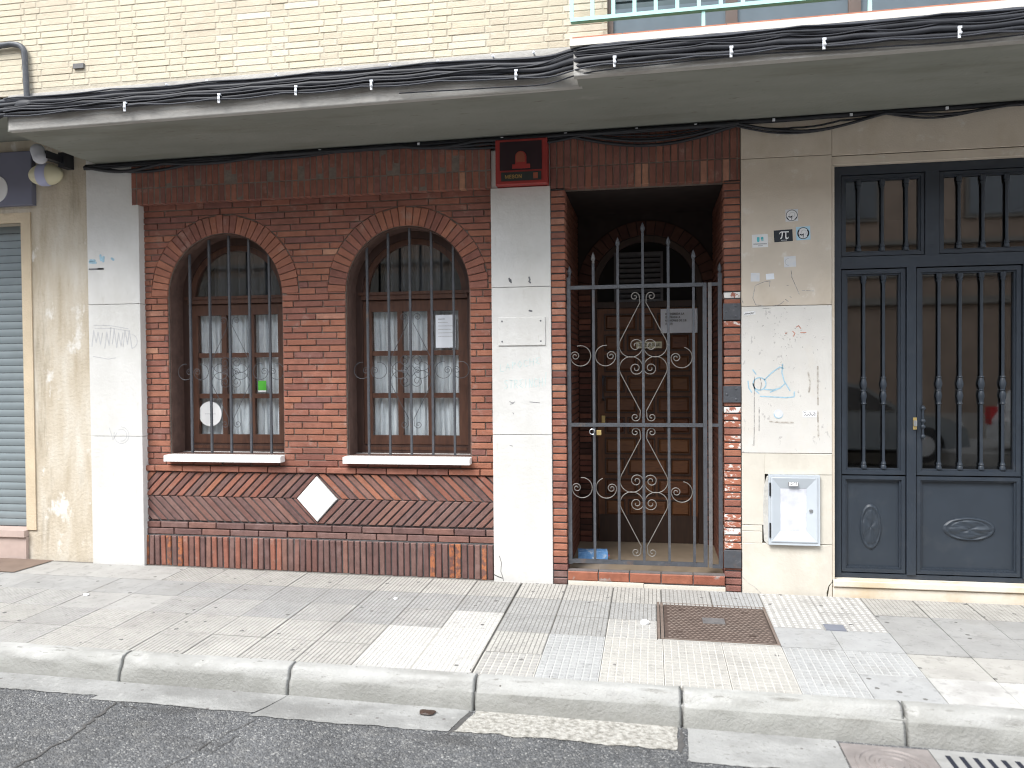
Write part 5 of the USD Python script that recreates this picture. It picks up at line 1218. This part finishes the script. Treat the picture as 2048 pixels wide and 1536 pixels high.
for x in small: tag(obj('cable_clip', clip(x, (.224 if x < -.5 else .172), .004), 'clip_white'), 'small white clip nailed above the cables along the canopy edge', 'cable clip', 'small white cable clips')
for x, zo in ((-3.55, .085), (-2.85, .09), (-2.3, .10), (-1.78, .095), (-.83, .085), (-.21, .052), (.46, .052), (.97, .054), (1.68, .056)): tag(obj('cable_bracket', clip(x, zo, .03, True), 'clip_white'), 'white hanging bracket clip under the canopy edge cables', 'cable clip', 'white hanging bracket clips')
def wall_cable(zo, r, y, seed, dips, x0=-4.62, x1=5.0, amp=.004, look='black_rubber', label=''):
    def zf(x):
        d = sum(dp * math.sin(math.pi * (x - a) / (b - a)) for a, b, dp in dips if a < x < b); return zs(x) + zo - d
    return tag(obj('wall_cable', tube(sagged((x0, x1), lambda x: y, zf, amp, seed, 160), r, 7), look, smooth=True), label, 'cable', 'black cables under the canopy')
wall_cable(-.018, .017, -.035, 21, [], label='straight thick black cable pinned tight along the top of the wall under the canopy'); wall_cable(-.030, .014, -.055, 22, [(-4.6, -3.9, .05), (-4.0, -3.0, .03), (-1.9, -1.3, .025)], x1=.62, label='black cable under the canopy drooping above the corner pillar')
wall_cable(-.034, .012, -.035, 23, [(-4.5, -3.6, .055), (-3.3, -2.4, .02), (-1.8, -.6, .045), (-.6, .62, .105)], x1=.62, label='black cable under the canopy with the deepest droop, over the gated porch')
wall_cable(-.026, .010, -.050, 24, [(-.55, .6, .085), (.6, 1.6, .085), (1.62, 2.4, .035)], label='thick wire under the canopy looping above the porch and the entrance pillar')
wall_cable(-.028, .008, -.045, 25, [(-.5, .55, .065), (.55, 1.55, .095), (1.6, 2.3, .05)], label='thin wire under the canopy hanging lowest above the entrance pillar'); wall_cable(-.022, .007, -.040, 26, [(-.45, .5, .045), (.6, 1.3, .06), (1.0, 1.65, .03)], label='thinnest wire under the canopy making a short loop above the blue door')
wall_cable(-.040, .010, -.055, 27, [(-1.75, -1.0, .02), (-1.2, -.5, .035)], x1=.6, label='thin cable under the canopy dipping over the red sign box')
for x in (-2.55, -1.75, -1.1, -.62, -.1, .32, .86, 1.38, 2.0):
    tag(obj('cable_clip', cat_([bx(x - .009, x + .009, -.062, -.050, zs(x) - .030, zs(x) - .012)]), 'clip_white'), 'small pale clip on the cable under the canopy', 'cable clip', 'pale clips under the canopy')
cp = thing('conduit_pipe', 'rusty dark conduit bending down the cream wall at upper left', 'pipe')
pts = [(-5.6, -.985, 3.945), (-4.60, -.985, 3.945), (-4.46, -.985, 3.952)] + [(x, -.985, z) for x, z in arc(-4.42, 3.875, .07, 85, 0, 6)] + [(-4.345, -.985, 3.75), (-4.335, -.985, 3.50)]
obj('pipe', tube(pts, .020, 8), 'iron', cp, smooth=True)
tag(obj('cable_joint_box', cat_([ell(.11, .035, .045, (-4.35, -.985, zs(-4.3) + .165)), ell(.10, .03, .04, (-4.62, -.985, zs(-4.6) + .12))]), 'black_rubber', smooth=True), 'dark wrapped cable joint at the left end of the canopy edge', 'cable joint')
tag(obj('wall_stub', bx(-3.98, -3.90, -.972, -.94, 3.752, 3.785), 'iron_worn'), 'short dark stub of iron left in the cream brick wall', 'bracket')

# ================================================================== ACROSS THE STREET (seen in the panes)
ob = thing('opposite_building', 'brown brick house across the street with pale bands, seen only as a reflection', 'building')
obj('wall', bx(-40, 40, -20, -13.2, -.5, 8.5), 'opp_brick', ob)
obj('plinth', bx(-40, 40, -13.2, -13.12, -.4, .55), 'opp_band', ob)
for z0, z1, d in ((3.0, 3.16, .10), (3.62, 4.1, .06), (4.35, 4.45, .12), (6.4, 6.7, .1)): obj('band', bx(-40, 40, -13.2, -13.2 + d, z0, z1), 'opp_stone', ob)
for i in range(14):
    for z0, z1 in ((4.9, 6.1), (7.0, 8.2)):
        x = -21 + i * 3.1; w = obj('window', bx(x, x + 1.3, -13.2, -13.14, z0, z1), 'opp_stone', ob); obj('pane', bx(x + .08, x + 1.22, -13.14, -13.12, z0 + .08, z1 - .08), 'opp_window', w)
for x in (-14, -9, -4.5, 1.0, 11.5): w = obj('door', bx(x, x + 1.2, -13.2, -13.14, .1, 2.5), 'opp_window', ob)
def car(label, paint, x, name='parked_car'):
    c = thing(name, label, 'car', loc=(x, -10.1, -.14))
    side = Polygon([(0, .30), (.05, .62), (.35, .80), (1.05, .90), (3.95, .92), (4.1, .70), (4.1, .32), (3.6, .24), (.5, .24)])
    for wx in (.78, 3.3): side = side.difference(Point(wx, .30).buffer(.36))
    obj('body', plate(side, -.85, .85), paint, c)
    cabin = Polygon([(1.0, .88), (1.75, 1.40), (2.1, 1.47), (3.3, 1.45), (3.75, 1.25), (4.0, .90)])
    obj('roof', plate(cabin, -.72, .72), paint, c); g = cabin.buffer(-.07)
    obj('side_glass', cat_([plate(g, -.74, -.72), plate(g, .72, .74)]), 'car_glass', c)
    obj('windscreen', bx(1.25, 1.3, -.6, .6, .95, 1.1), 'car_glass', c)
    for wx in (.78, 3.3):
        for s in (-1, 1):
            m = trimesh.creation.cylinder(.31, .2, sections=28); m.apply_transform(trimesh.transformations.rotation_matrix(math.pi / 2, (1, 0, 0))); m.apply_translation((wx, s * .76, .31)); w = obj('wheel', m, 'tyre', c)
            m = trimesh.creation.cylinder(.19, .22, sections=20); m.apply_transform(trimesh.transformations.rotation_matrix(math.pi / 2, (1, 0, 0))); m.apply_translation((wx, s * .76, .31)); obj('rim', m, 'steel', w)
    return c
c1 = car('dark grey hatchback parked across the street, seen in the entrance glass', 'car_grey', 5.6); UsdGeom.Xformable(c1).AddRotateZOp().Set(180.0)
for s in (-1, 1): obj('headlight', ell(.05, .14, .09, (.10, s * .6, .66), 2), 'steel', c1)
c2 = car('white hatchback parked across the street at the right, red tail light', 'car_white', 10.6); UsdGeom.Xformable(c2).AddRotateZOp().Set(180.0)
for s in (-1, 1): obj('tail_light', bx(3.98, 4.13, s * .70 - .12, s * .70 + .12, .60, .95), 'car_red', c2)
